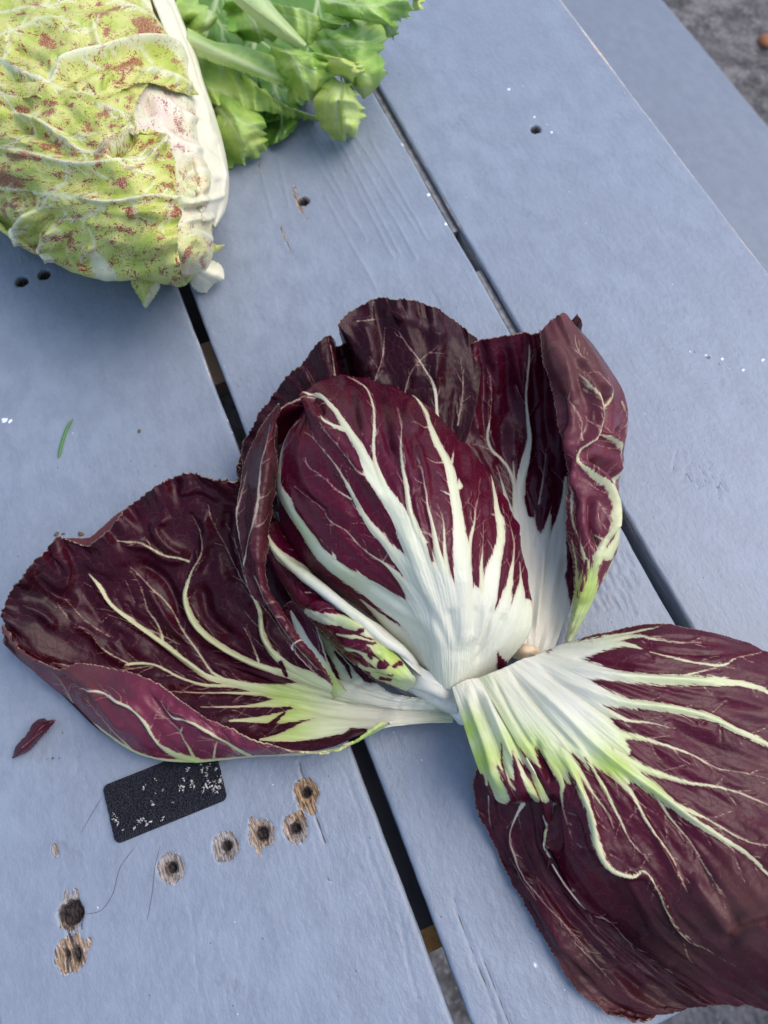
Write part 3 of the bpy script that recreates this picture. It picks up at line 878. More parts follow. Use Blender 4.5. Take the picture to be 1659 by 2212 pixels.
# ------------------------------------------------------------------ black loop-fabric patch
def fabric_patch():
    A = np.array(pt(TC1, 70, 400)); B = np.array(pt(TC1, 1275, -75)); D = np.array(pt(TC1, 215, 1040)); C = np.array(pt(TC1, 1430, 545))
    nu, nv = 300, 150
    U, V = np.meshgrid(np.linspace(0, 1, nu), np.linspace(0, 1, nv), indexing='ij')
    # rounded corners: pull the corner regions in
    L, Wd = 49., 26.
    x = (U - .5) * L; y = (V - .5) * Wd
    r = 2.6
    ex = np.maximum(np.abs(x) - (L / 2 - r), 0); ey = np.maximum(np.abs(y) - (Wd / 2 - r), 0)
    m = np.maximum(ex, ey); h_ = np.hypot(ex, ey) + 1e-9
    k = m / h_
    x = np.sign(x) * (np.minimum(np.abs(x), L / 2 - r) + ex * k); y = np.sign(y) * (np.minimum(np.abs(y), Wd / 2 - r) + ey * k)
    x = x + .25 * perlin(y / 3, y * 0, 4) * (np.abs(U - .5) * 2) ** 6
    u = x / L + .5; v = y / Wd + .5
    P = A * ((1 - u) * (1 - v))[..., None] + B * (u * (1 - v))[..., None] + C * (u * v)[..., None] + D * ((1 - u) * v)[..., None]
    G = np.concatenate([P, np.zeros(P.shape[:2] + (1,))], -1)
    W = to_world(G)
    band = (np.abs(y) > Wd / 2 - 3.6)
    h = 1.7 + .25 * perlin(x / 9, y / 7, 3) + np.where(band, -.55 + .3 * np.sin(x * 2 * math.pi / .95),
          .95 * perlin(x / .85, y / .6, 8) + .3 * perlin(x / 1.4, y / .8, 12))
    ed = np.minimum(np.minimum(U, 1 - U) * L, np.minimum(V, 1 - V) * Wd)
    h = np.where(ed < 1e-6, .12, h)
    h = np.minimum(h, .12 + 2.4 * np.sqrt(np.maximum(ed, 0) + .0))
    W[..., 2] = h * .001
    o = fast_mesh('fabric_patch', W.reshape(-1, 3), grid_quads(nu, nv, True), M_FABRIC, table)
    o['label'] = 'black fuzzy loop fastener patch stuck on the plank, dotted with white lint'
    md = o.modifiers.new('thickness', 'SOLIDIFY'); md.thickness = .0004; md.offset = -1
    # lint
    spots = [(640, 330, 26), (515, 400, 30), (505, 440, 20), (990, 215, 34), (1150, 180, 36), (1225, 190, 40), (1150, 240, 30), (1200, 285, 24), (950, 322, 30), (1040, 370, 40), (1045, 410, 36),
             (905, 395, 34), (940, 430, 40), (1230, 345, 34), (1280, 370, 44), (1340, 330, 42), (1360, 300, 24), (1330, 400, 44), (1270, 430, 40), (1210, 400, 40), (1170, 430, 34), (1165, 465, 24), (1310, 465, 30),
             (605, 600, 32), (598, 565, 18), (825, 570, 20), (185, 725, 30), (215, 770, 40), (230, 800, 26), (500, 760, 44), (460, 790, 34), (545, 810, 46), (420, 860, 30), (715, 760, 28), (285, 880, 22), (1300, 215, 22), (725, 440, 18), (640, 480, 14)]
    V2 = []; F2 = []
    r_ = np.random.default_rng(5)
    for (sx, sy, s) in spots:
        for q in range(6):
            c = P2W(*pt(TC1, sx + r_.normal(0, s * .38), sy + r_.normal(0, s * .45)), 2.0 + r_.uniform(0, .8))
            base = len(V2); rr = s * .1984 * .19 * .001 * r_.uniform(.09, .30)
            el = r_.uniform(.8, 2.8); an = r_.uniform(0, 3.14)
            for i in range(7):
                t = i / 7 * 2 * math.pi; w = r_.uniform(.5, 1.2)
                dx, dy = math.cos(t) * rr * w * el, math.sin(t) * rr * w
                V2.append((c[0] + dx * math.cos(an) - dy * math.sin(an), c[1] + dx * math.sin(an) + dy * math.cos(an), c[2] + r_.uniform(-.3, .3) * .001))
            V2.append((c[0], c[1], c[2] + rr * .7)); V2.append((c[0], c[1], c[2] - rr * .7))
            for i in range(7):
                F2.append((base + i, base + (i + 1) % 7, base + 7)); F2.append((base + (i + 1) % 7, base + i, base + 8))
    l = mesh_from('lint', V2, F2, M_LINT, o); l['kind'] = 'stuff'
    return o
fabric_patch()

# ------------------------------------------------------------------ strewn scraps
def tube(name, pts, radii, mat, parent=None, sides=6, flat=1.0):
    P = np.array(pts, float)
    V = []; F = []
    for i, p in enumerate(P):
        d = P[min(i + 1, len(P) - 1)] - P[max(i - 1, 0)]; d /= np.linalg.norm(d) + 1e-12
        s = np.cross(d, (0, 0, 1)); s /= np.linalg.norm(s) + 1e-12; u = np.cross(s, d)
        for k in range(sides):
            t = 2 * math.pi * k / sides
            V.append(p + s * math.cos(t) * radii[i] + u * math.sin(t) * radii[i] * flat)
    for i in range(len(P) - 1):
        for k in range(sides):
            a = i * sides + k; b = i * sides + (k + 1) % sides
            F.append((a, b, b + sides, a + sides))
    F.append(tuple(range(sides))[::-1]); F.append(tuple(range((len(P) - 1) * sides, len(P) * sides)))
    return mesh_from(name, V, F, mat, parent)

def tube_px(name, pxy, h, r, mat, taper=True, n=24, **k):
    L = spline(np.array([(x, y, h) for x, y in pxy], float), n)
    W = to_world(L)
    rad = [r * .001 * (min(1, (i + .5) / 4, (n - i - .5) / 3) if taper else 1) for i in range(n)]
    return tube(name, W, rad, mat, **k)

tag(tube_px('grass_blade', [(158, 904), (146, 922), (135, 952), (126, 990)], .7, .75, M_GRASS, flat=.5), 'short green grass blade lying on the left plank', 'grass blade')
tag(tube_px('hair', [pt(TG, 550, 555), pt(TG, 490, 640), pt(TG, 458, 750), pt(TG, 410, 815), pt(TG, 345, 830)], .12, .07, M_HAIR, n=40), 'fine dark hair curving left below the black patch', 'hair', 'hairs on the left plank')
tag(tube_px('hair', [pt(TG, 655, 545), pt(TG, 632, 640), pt(TG, 622, 740), pt(TG, 600, 860)], .12, .06, M_HAIR, n=30), 'fine dark hair hanging nearly straight beside the leftmost row hole', 'hair', 'hairs on the left plank')
tag(tube_px('hair', [pt(TG, 420, 345), pt(TG, 375, 420), pt(TG, 330, 500)], .12, .06, M_HAIR, n=20), 'short fine hair left of the black patch', 'hair', 'hairs on the left plank')

def crumb(x, y, r, label, seed, cat='crumb', mat=M_CRUMB, el=1.5, h=0):
    import bmesh
    bm = bmesh.new(); bmesh.ops.create_icosphere(bm, subdivisions=2, radius=1)
    rr = np.random.default_rng(seed); an = rr.uniform(0, 3)
    for v in bm.verts:
        k = 1 + .35 * float(perlin(v.co.x * 1.3 + seed, v.co.y * 1.3 + v.co.z, seed))
        a, b, c = v.co.x * k * el * r, v.co.y * k * r, v.co.z * k * r * .6
        v.co = (a * math.cos(an) - b * math.sin(an), a * math.sin(an) + b * math.cos(an), c)
    me = bpy.data.meshes.new('crumb'); bm.to_mesh(me); bm.free(); me.materials.append(mat)
    for p in me.polygons: p.use_smooth = True
    o = bpy.data.objects.new('crumb', me); COL.objects.link(o)
    w = P2W(x, y, h); o.location = (w[0], w[1], w[2] + r * .35)
    o.scale = (1, 1, 1)
    return tag(o, label, cat, 'crumbs scattered on the planks')
crumb(301, 932, .0007, 'tiny brown crumb left of the first gap, beside the dark upper leaf', 1)
crumb(123, 1154, .0008, 'leftmost of three tiny crumbs in a row above the big left leaf', 2)
crumb(137, 1154, .0005, 'smallest crumb, middle of the row of three above the left leaf', 3)
crumb(175, 1154, .0009, 'rightmost crumb of the row of three, nearest the left leaf', 4)
crumb(1651, 94, .014, 'small orange fallen leaf lump on the ground past the bench', 6, 'fallen leaf', M_FALLEN, 1.3, -700)

# ------------------------------------------------------------------ the red salad head (radicchio)
TA = (576.0, 795.5, .3638); TB = (466.3, 603.5, .5622); TC = (0., 987.5, .5622); TD = (932.6, 1316.7, .4378)
rad = thing('radicchio_head', 'dark red salad head with white ribs and splayed leaves, lying across the gaps', 'radicchio')

# --- heart leaf, domed, its ribbed outside turned to the sky
cv = [
 [(960,1835,20),(850,1670,28),(700,1540,34),(480,1370,38),(280,1200,38),(120,1000,36),(60,740,40),(70,560,44),(120,400,46),(232,238,46)],
 [(985,1868,22),(880,1520,44),(640,1320,51),(400,1190,53),(230,960,53),(105,730,50),(92,560,50),(140,400,51),(238,236,48)],
 [(1012,1888,24),(940,1500,50),(780,1240,60),(600,1010,64),(440,740,65),(300,520,62),(250,380,58),(248,232,50)],
 [(1042,1900,25),(990,1500,53),(880,1220,64),(740,930,69),(600,650,70),(450,380,65),(320,230,57),(200,150,48)],
 [(1075,1906,25),(1040,1480,54),(960,1200,66),(870,900,71),(780,600,71),(670,340,64),(560,160,53),(450,48,40)],
 [(1108,1906,25),(1105,1480,54),(1060,1200,66),(1000,900,71),(930,600,69),(840,360,61),(770,220,51),(710,108,38)],
 [(1150,1892,25),(1170,1480,52),(1150,1200,64),(1130,900,67),(1090,640,64),(1020,440,57),(950,300,48),(895,185,38)],
 [(1180,1885,24),(1240,1480,48),(1250,1200,58),(1240,950,60),(1210,760,57),(1160,600,51),(1130,500,45),(1105,378,36)],
 [(1225,1868,23),(1320,1500,44),(1350,1250,50),(1360,1050,51),(1350,900,49),(1330,790,45),(1325,720,41),(1320,620,34)],
 [(1285,1840,21),(1400,1560,38),(1450,1350,43),(1460,1180,43),(1465,1060,41),(1465,970,39),(1460,920,35),(1455,850,30)],
 [(1360,1800,18),(1450,1720,23),(1560,1560,28),(1578,1420,30),(1560,1300,30),(1538,1200,29),(1515,1090,28),(1508,1000,27)],
]
vn = [
 [(1000,1800,90),(860,1650,62),(740,1540,36),(650,1455,16),(560,1370,5)],
 [(1060,1840,300),(1120,1650,250),(1145,1500,190),(1170,1400,130)],
 [(1130,1800,150),(1040,1500,130),(960,1280,95),(860,1030,64),(790,880,52),(700,740,42),(630,640,38),(560,490,26),(470,350,20),(390,230,13),(290,145,9),(200,140,5)],
 [(480,370,18),(400,345,11),(345,318,8),(325,285,4)],
 [(690,700,30),(645,560,11),(635,440,10),(640,330,8),(630,220,7),(590,120,6),(545,85,5),(480,55,3)],
 [(650,400,5),(668,375,1)],
 [(1000,1400,110),(900,1240,70),(780,1120,38),(700,1020,26),(640,960,22),(580,880,16),(520,780,14),(490,710,11),(439,620,7),(390,550,5),(330,480,3),(260,400,2),(225,380,2)],
 [(495,775,7),(430,735,5),(370,680,3),(300,620,2),(250,590,2),(230,530,1)],
 [(680,700,6),(620,650,8),(560,630,5),(500,560,4),(430,470,3),(370,400,3),(330,340,1)],
 [(900,1400,60),(830,1290,30),(740,1190,12),(690,1150,7),(600,1095,5),(540,1040,5),(480,970,4),(380,905,4),(330,830,3),(240,760,2),(160,700,1)],
 [(385,905,4),(380,990,1)], [(760,1180,5),(705,1150,2)], [(690,1150,4),(780,1000,1)],
 [(1040,1740,120),(960,1590,100),(860,1480,78),(740,1400,64),(600,1300,52),(480,1230,42),(360,1140,38),(290,1060,33),(230,970,30),(170,880,28),(110,770,26),(78,700,14),(76,600,9),(92,480,6),(130,380,4),(200,300,2)],
 [(400,1130,14),(392,1090,4),(385,1050,1)], [(560,1230,12),(530,1190,2)], [(60,745,10),(50,725,4)],
 [(1080,1400,60),(1000,1200,34),(940,1060,26),(890,960,23),(850,840,16),(830,700,13),(805,580,9),(790,470,6),(795,340,4),(770,240,2)],
 [(1110,1400,50),(1060,1250,40),(1010,1080,18),(990,960,12),(960,830,7),(930,690,4),(905,560,3),(890,500,1)],
 [(1070,1240,25),(1055,1080,10),(1050,960,6),(1040,880,3),(1010,800,1)],
 [(920,970,5),(960,985,4),(990,1010,5)],
 [(1160,1600,110),(1170,1400,70),(1165,1200,54),(1150,1080,46),(1140,950,37),(1125,820,31),(1110,720,29),(1085,600,25),(1050,520,21),(1010,440,19),(970,350,13),(945,270,10),(900,200,8),(860,160,5)],
 [(1080,750,7),(1030,725,2)], [(1060,560,6),(1000,560,3),(950,530,1)], [(1098,560,10),(1115,480,2)], [(970,350,5),(900,355,2),(850,340,1)], [(1145,700,20),(1142,650,2)],
 [(1190,1500,60),(1190,1300,38),(1195,1100,20),(1215,990,10),(1235,900,6),(1240,820,4),(1265,650,1)],
 [(1280,1400,25),(1275,1250,14),(1280,1100,5),(1285,900,2)],
 [(1250,1600,90),(1300,1400,56),(1340,1200,40),(1375,1080,28),(1385,960,21),(1370,860,19),(1355,760,12),(1345,700,9),(1330,630,4)],
 [(1345,870,6),(1318,868,2)],
 [(1330,1600,90),(1400,1450,48),(1430,1300,22),(1460,1150,8),(1470,1060,5),(1455,970,4),(1400,830,2)],
 [(1400,1600,90),(1480,1450,56),(1500,1330,28),(1508,1230,8),(1500,1150,3)],
 [(1470,1650,100),(1540,1500,60),(1545,1400,30)],
]
st_ = [[(1225,1300,5),(1235,1200,16),(1245,1080,18)], [(1555,1360,6),(1545,1250,10)], [(780,1075,6),(745,1000,30),(700,900,40)], [(985,1145,8),(965,1050,16)], [(1095,1195,6),(1085,1100,12)],
       [(1405,1310,5),(1425,1220,12)], [(1480,1240,5),(1480,1160,10)], [(560,1440,6),(700,1560,12)], [(400,1330,20),(480,1390,14),(600,1500,8),(700,1580,10)]]
rg = [([(1130,1700),(1040,1500),(950,1300),(850,1060),(790,930)], .9, 14), ([(1150,1650),(1165,1400),(1160,1200)], .9, 14), ([(1100,1700),(1000,1560),(860,1450),(700,1350)], .9, 14),
      ([(1190,1650),(1300,1450),(1370,1150)], 1.3, 12), ([(1150,1740),(1110,1560),(1080,1420)], -.8, 11), ([(1170,1730),(1230,1560),(1250,1400)], -.8, 11), ([(1120,1740),(990,1480),(900,1320)], -.8, 11),
      ([(1230,1760),(1360,1600),(1420,1450)], -1.2, 8), ([(1245,1700),(1300,1560),(1330,1400)], -1.2, 7), ([(620,1290),(760,1370),(880,1450)], -1.0, 7),
      ([(700,110),(740,260),(780,420),(830,600)],1.5,10), ([(655,120),(700,300),(745,520)],-1.3,9), ([(865,175),(825,260),(860,340),(935,365)],2.0,10), ([(900,440),(930,600),(960,800)],1.1,9), ([(870,420),(900,600)],-1.1,8),
      ([(1180,480),(1200,640),(1230,800)],1.4,10), ([(1120,390),(1150,520),(1185,680)],-1.3,9), ([(390,400),(560,620),(700,800)],1.2,10), ([(300,560),(420,700),(560,860)],-1.0,10), ([(1285,620),(1300,780),(1310,900)],1.2,9), ([(230,700),(380,800),(520,900)],1.0,12), ([(560,180),(570,330),(590,450)],1.2,10), ([(505,120),(520,260),(560,400)],-1.0,9), ([(1400,860),(1420,960),(1430,1060)],1.0,8),
      ([(250,240),(330,330),(420,470)], 1.6, 12), ([(240,130),(300,200),(330,290)], -2.6, 9)]
def R_(T, l): return [([(T[0] + x * T[2], T[1] + y * T[2]) for x, y in p], a, w) for p, a, w in l]
def VV(T, l): return [VN(T, v) for v in l]
def CC(T, l): return [TR(T, c) for c in l]
def GB(T, l): return [(T[0] + x * T[2], T[1] + y * T[2], r * T[2], k) for x, y, r, k in l]

heart = patch(CC(TA, cv), (330, 300), VV(TA, vn), VV(TA, st_), R_(TA, rg),
   gbase=.22, white=GB(TA, [(1100,1500,420,.8)]), green=GB(TA, [(200,950,220,.5),(480,1230,220,.4),(330,280,200,.3),(1150,1850,120,.25),(1350,760,140,.2),(1000,1150,120,.1)]),
   brown=GB(TA, [(600,60,260,.5),(900,300,200,.35)]), pucker=.5, quilt=.35, pleat=.9, seed=11, jamp=3.2)
leaf('leaf', [heart], M_RAD, rad, .5, 'domed heart leaf with a fan of thick white ribs')

# --- leaf under the heart, its lower side rolled out (yellow-green with red flecks)
cv = [
 [(950,1820,18),(830,1680,26),(650,1500,30),(450,1330,33),(250,1130,34),(110,960,34),(55,905,32)],
 [(960,1850,20),(850,1710,33),(680,1590,39),(500,1420,42),(310,1280,43),(130,1150,42),(25,1020,39),(8,935,36)],
 [(1000,1880,20),(880,1790,31),(720,1640,38),(570,1510,41),(385,1410,41),(205,1280,39),(65,1140,38),(2,1010,37)],
]
vn = [
 [(1060,1800,120),(860,1660,100),(700,1560,75),(560,1470,55),(440,1390,44),(330,1300,38),(200,1195,34),(100,1130,30),(30,1060,24),(2,990,12),(2,940,6)],
 [(300,1250,8),(200,1100,4),(120,1020,3),(100,1000,2)],
]
lowA = patch(CC(TA, cv), (200, 90), VV(TA, vn), (), R_(TA, [([(900,1760),(700,1600),(500,1440),(300,1290),(120,1160)], 1.8, 8), ([(250,1170),(450,1360),(640,1520)], -1.8, 8)]),
   green=GB(TA, [(150,1180,200,.3),(500,1480,160,.15)]), pucker=.6, seed=14)
cv = [
 [(880,1830,31),(720,1655,37),(570,1515,41),(385,1412,41),(205,1282,39),(65,1142,38),(2,1012,37)],
 [(882,1860,29),(720,1735,38),(580,1600,42),(400,1490,41),(220,1350,39),(75,1180,37),(4,1050,36)],
 [(868,1885,25),(700,1790,34),(540,1690,38),(385,1560,38),(225,1410,36),(85,1220,34),(6,1075,33)],
 [(825,1915,18),(660,1840,27),(510,1745,31),(375,1610,31),(225,1440,30),(95,1245,29),(8,1090,30)],
]
vn = [
 [(870,1840,90),(760,1740,60),(690,1660,30)],
 [(250,1440,22),(330,1480,30),(450,1505,32),(600,1570,24),(640,1600,10)],
 [(420,1580,10),(520,1600,16),(640,1650,18),(720,1720,20)],
 [(440,1660,8),(560,1690,16),(680,1750,20),(800,1800,40)],
 [(560,1760,18),(700,1800,30),(820,1850,60)],
 [(640,1640,30),(740,1740,40),(830,1830,60)],
 [(360,1330,6),(260,1320,4),(300,1290,2)], [(230,1330,5),(340,1330,8),(400,1350,10)],
 [(600,1500,14),(700,1640,12),(850,1800,14)], [(850,1880,50),(740,1840,30),(640,1800,20)],
]
st2 = [[(420,1565,12),(480,1570,14),(565,1565,12)], [(500,1615,8),(540,1620,14),(640,1635,8)], [(470,1690,6),(540,1700,16),(600,1745,12)], [(610,1700,12),(625,1715,10)], [(680,1745,20),(710,1752,14)], [(750,1760,10),(785,1755,14)],
       [(650,1785,5),(750,1795,4)], [(680,1830,14),(735,1835,12)], [(440,1540,12),(360,1545,20)], [(330,1540,14),(420,1640,22),(500,1730,10)]]
lowB = patch(CC(TA, cv), (200, 110), VV(TA, vn), VV(TA, st2), R_(TA, [([(260,1440),(420,1470),(600,1570)], 1.4, 8), ([(250,1400),(330,1400),(420,1420)], 2.0, 9), ([(420,1620),(560,1660),(700,1700)], 1.1, 7), ([(540,1730),(680,1770),(830,1840)], 1.2, 8), ([(300,1330),(400,1370)], -2, 8)]),
   green=GB(TA, [(700,1740,230,1.0),(480,1560,160,.75)]), pucker=.9, seed=15, jag=(0, 1.4, 0), ruffle=(0, 1.5, 0), twig=16, jamp=3)
leaf('leaf', [lowA, lowB], M_RAD, rad, .45, 'rolled leaf with yellow-green underside and red flecks')

# --- white side skirt of the base, between the rolled leaf and the stump
cv = [
 [(1140,1860,24),(1040,1830,27),(940,1790,28),(840,1720,28),(740,1640,28)],
 [(1140,1920,22),(1040,1900,25),(930,1860,26),(820,1800,24),(700,1720,22)],
 [(1135,1990,18),(1050,1965,20),(940,1925,20),(840,1875,18),(700,1790,16)],
 [(1130,2060,13),(1060,2035,14),(950,1985,14),(835,1925,12),(690,1830,10)],
 [(1125,2085,7),(1060,2060,7),(950,2008,7),(830,1945,6),(690,1850,5)],
]
sk = patch(CC(TA, cv), (120, 70), [VN(TA, [(1130,1900,500),(600,1750,500)])], VV(TA, [[(900,1955,2),(925,1965,2)], [(560,1800,3),(600,1830,2)]]), R_(TA, [([(1100,1960),(960,1900),(820,1860)], 1.2, 8), ([(1090,2010),(980,1960)], -.8, 5)]), pucker=.9, quilt=0, seed=17, twig=0)
leaf('leaf', [sk], M_RAD, rad, .8, 'short white leaf base beside the stump')

# --- curled brownish leaf between the left leaf and the heart
cv = [
 [(445,1560,30),(370,1505,35),(290,1420,39),(215,1300,42),(132,1200,43),(98,1040,43),(77,900,43),(102,740,43),(160,590,44),(245,480,46)],
 [(447,1559,32),(385,1492,37),(302,1412,40),(222,1294,42),(148,1178,45),(120,1020,46),(110,870,46),(132,720,46),(178,595,46),(246,486,48)],
 [(448,1558,34),(396,1482,39),(318,1406,43),(240,1298,46),(172,1170,50),(152,1030,52),(160,890,53),(180,740,53),(204,600,51),(246,495,49)],
 [(449,1556,34),(406,1472,38),(332,1402,41),(264,1306,44),(200,1190,46),(184,1080,47),(212,920,47),(236,760,47),(230,610,48),(236,525,48)],
]
vn = [[(90,1010,4),(78,920,4),(85,860,3),(100,800,2),(120,740,1)], [(105,1100,5),(150,960,3),(165,850,3),(175,760,3),(190,650,2),(210,560,1)], [(150,960,2),(200,900,1)], [(165,850,2),(215,800,1)], [(150,1140,3),(200,1240,3),(260,1340,3),(330,1430,3),(390,1500,2)],
      [(290,1440,4),(300,1400,5),(330,1390,3)], [(440,1555,2),(380,1510,3),(320,1450,3),(300,1420,3)], [(112,1190,8),(105,1170,4)]]
cu = patch(CC(TB, cv), (320, 70), VV(TB, vn), (), R_(TB, [([(140,1100),(160,950),(185,800),(205,650)], 1.6, 14), ([(120,1000),(100,900),(120,760)], -1.0, 8), ([(180,1180),(260,1310),(370,1450)], 1.2, 8)]),
   brown=GB(TB, [(160,800,400,.9),(330,1440,160,.6)]), bbase=.55, pucker=.45, quilt=.2, wrinkle=1.5, seed=21, jag=(1.2, 2.6, 0), ruffle=(1, 2, 0), twig=30, back=.3)
# hood joining it over the top of the heart
cv = [
 [(236,525,47),(262,490,49),(310,462,50),(345,448,50),(385,452,49)],
 [(232,540,44),(268,512,46),(320,488,47),(360,476,48),(394,476,48)],
 [(240,575,36),(280,548,36),(330,520,38),(366,500,42),(398,492,46)],
 [(238,640,26),(270,620,26),(320,580,28),(350,545,32),(380,510,40)],
]
hood = patch(CC(TB, cv), (60, 60), VV(TB, [[(250,500,2),(300,470,3),(350,455,3),(390,460,2)]]), (), (), bbase=.2, pucker=.9, seed=22, jag=(1.2, 0, 0))
leaf('leaf', [cu, hood], M_RAD, rad, .45, 'curled brownish leaf bent round the left of the heart, saw-toothed edge')

# --- back leaf, farthest up
cv = [
 [(420,1050,9),(300,930,9),(180,870,9),(95,790,10),(84,735,12)],
 [(450,930,12),(330,790,15),(215,690,17),(150,620,18),(112,612,18)],
 [(500,880,14),(410,680,20),(310,530,24),(255,455,27),(222,438,27)],
 [(560,840,16),(470,620,24),(410,450,29),(355,350,33),(330,318,33)],
 [(600,820,18),(520,600,26),(455,430,33),(440,320,38),(430,218,40)],
 [(625,810,18),(580,600,22),(530,420,26),(495,310,27),(478,258,28)],
 [(660,800,18),(640,600,24),(600,400,32),(545,260,38),(472,168,43)],
 [(700,800,18),(700,600,24),(685,400,32),(655,230,40),(606,78,47)],
 [(760,800,18),(780,600,24),(780,400,32),(765,230,39),(735,80,45)],
 [(820,800,18),(860,600,24),(880,420,30),(885,270,36),(875,132,40)],
 [(880,800,18),(950,650,22),(1000,480,26),(1020,340,30),(1005,222,33)],
]
vn = [[(870,700,9),(850,520,6),(838,420,6),(822,385,4),(790,330,3),(735,255,2),(700,200,1)], [(470,500,4),(460,370,3),(448,310,2),(438,255,1)], [(600,560,3),(610,400,2),(640,300,2),(650,180,1)], [(720,560,3),(730,420,3),(760,340,2),(850,260,1)],
      [(300,640,3),(230,560,2),(200,520,1)], [(520,600,3),(540,440,2),(530,330,1)], [(930,560,3),(950,420,2),(940,300,1)], [(540,160,2),(600,150,2),(605,90,1)]]
back = patch(CC(TB, cv), (220, 300), VV(TB, vn), (), R_(TB, [([(478,262),(510,360),(560,520)], -3.5, 10), ([(610,90),(640,220),(650,400)], -1.6, 14), ([(700,110),(760,260),(770,420)], 1.8, 18), ([(560,160),(590,250),(600,360)], 1.6, 14), ([(860,180),(850,300),(830,420)], 1.8, 16), ([(640,130),(760,160),(860,240)], 1.2, 14), ([(330,330),(400,480)], 1.6, 12)]),
   bbase=.9, pucker=1.3, quilt=.3, wrinkle=1.2, seed=25, jag=(2.5, 0, 3.2), ruffle=(1, 0, 3), twig=22)
leaf('leaf', [back], M_RAD, rad, .45, 'broad dark brown-red leaf at the back with saw-toothed top')

# --- right upper leaf: hollow inside and rolled-over right flap
cv = [
 [(1185,1440,12),(1110,1200,14),(1040,980,16),(940,780,19),(870,640,22),(830,560,24),(806,490,26)],
 [(1200,1440,12),(1160,1200,11),(1120,950,12),(1040,740,15),(960,560,21),(905,420,28),(948,278,34)],
 [(1215,1440,12),(1205,1200,10),(1190,950,10),(1140,720,13),(1100,520,19),(1060,360,28),(1030,228,37)],
 [(1232,1438,12),(1250,1200,9),(1260,950,9),(1230,720,11),(1205,500,18),(1180,340,29),(1160,212,40)],
 [(1250,1436,12),(1310,1200,9),(1345,960,9),(1345,740,11),(1320,500,20),(1280,340,31),(1240,206,43)],
 [(1300,1420,12),(1390,1180,11),(1480,960,13),(1500,740,17),(1450,500,24),(1390,330,35),(1290,150,46)],
]
vn = [[(1220,1430,150),(1240,1250,120),(1240,1120,90),(1210,990,48),(1172,860,22),(1170,780,18),(1182,700,12),(1200,620,9),(1195,540,6),(1188,440,4),(1205,300,4),(1205,250,2)],
      [(1240,1100,60),(1270,980,20),(1285,900,6),(1300,840,2)], [(1225,990,20),(1238,880,5),(1255,770,3),(1270,640,1)],
      [(1160,860,10),(1130,740,6),(1095,690,6),(1058,660,5),(1040,600,5),(1052,520,3),(1055,420,2),(1050,370,1)], [(1180,960,40),(1152,850,12),(1145,760,5),(1140,700,2)],
      [(1290,1100,60),(1320,960,26),(1340,850,12),(1345,760,6)], [(960,700,3),(905,580,3),(908,540,2),(930,500,1)], [(1130,900,14),(1100,780,4),(1080,720,2)]]
inner = patch(CC(TB, cv), (280, 230), VV(TB, vn), VV(TB, [[(1245,975,4),(1240,940,12),(1245,880,16)], [(1210,900,14),(1200,840,16)], [(1290,900,8),(1310,840,14)]]),
   R_(TB, [([(1200,250),(1195,440),(1205,620),(1175,800)], 2.2, 9), ([(1055,380),(1045,560),(1080,680)], 2.0, 8), ([(1125,260),(1120,450),(1110,640)], -2.6, 16), ([(1250,260),(1265,450),(1275,650)], -2.2, 14), ([(1000,300),(985,480),(1010,620)], 2.0, 14),
           ([(930,350),(920,470),(860,560)], -1.8, 12), ([(1225,1380),(1250,1150),(1260,1020)], 1.6, 8), ([(1290,1380),(1320,1200),(1350,1050)], -1.4, 9)]),
   bbase=.25, pucker=1.3, quilt=.4, pleat=1.6, wrinkle=1.1, seed=31, jag=(2.4, 0, 1.5), ruffle=(2, 0, 1))
cv = [
 [(1345,1395,14),(1378,1180,20),(1362,1030,28),(1342,860,35),(1335,680,41),(1300,480,45),(1262,330,48),(1240,202,50)],
 [(1350,1395,16),(1400,1180,26),(1400,1010,34),(1385,840,40),(1380,670,45),(1352,475,50),(1305,310,52),(1268,178,52)],
 [(1354,1394,16),(1430,1185,27),(1450,1010,36),(1440,835,40),(1430,660,43),(1412,468,50),(1352,290,53),(1296,150,54)],
 [(1360,1392,16),(1455,1190,26),(1505,1015,33),(1510,832,34),(1500,645,37),(1480,462,45),(1410,275,52),(1325,132,54)],
 [(1366,1388,13),(1470,1192,20),(1540,1015,24),(1548,830,24),(1548,640,27),(1540,462,36),(1450,262,48),(1342,136,52)],
 [(1360,1389,10),(1455,1210,12),(1543,1010,15),(1550,830,15),(1578,620,18),(1582,478,28),(1474,268,42),(1354,148,50)],
]
vn = [[(1360,1390,70),(1385,1290,60),(1420,1200,44),(1450,1110,28),(1490,1020,12),(1508,950,10),(1508,880,9),(1480,805,8),(1425,745,6),(1388,692,5),(1400,650,4),(1440,600,5),(1455,540,4),(1445,470,4),(1412,420,4),(1395,368,2)],
      [(1500,1060,20),(1538,990,12),(1545,900,8),(1530,830,6)], [(1535,812,4),(1552,740,7),(1538,670,7),(1500,625,5),(1468,590,3),(1478,530,2),(1520,470,4),(1512,410,3),(1480,370,2),(1440,345,2),(1385,250,2),(1380,210,1)],
      [(1400,620,3),(1402,540,2),(1372,490,2),(1345,450,1)], [(1440,1150,14),(1412,1050,6),(1380,950,5),(1356,860,4),(1345,780,3)], [(1470,1100,10),(1470,1040,4),(1450,960,2)], [(1400,1220,10),(1385,1100,6),(1372,1000,3)],
      [(1562,470,3),(1580,520,3),(1578,600,2)], [(1460,980,3),(1500,1010,5)], [(1500,1150,14),(1540,1060,10)]]
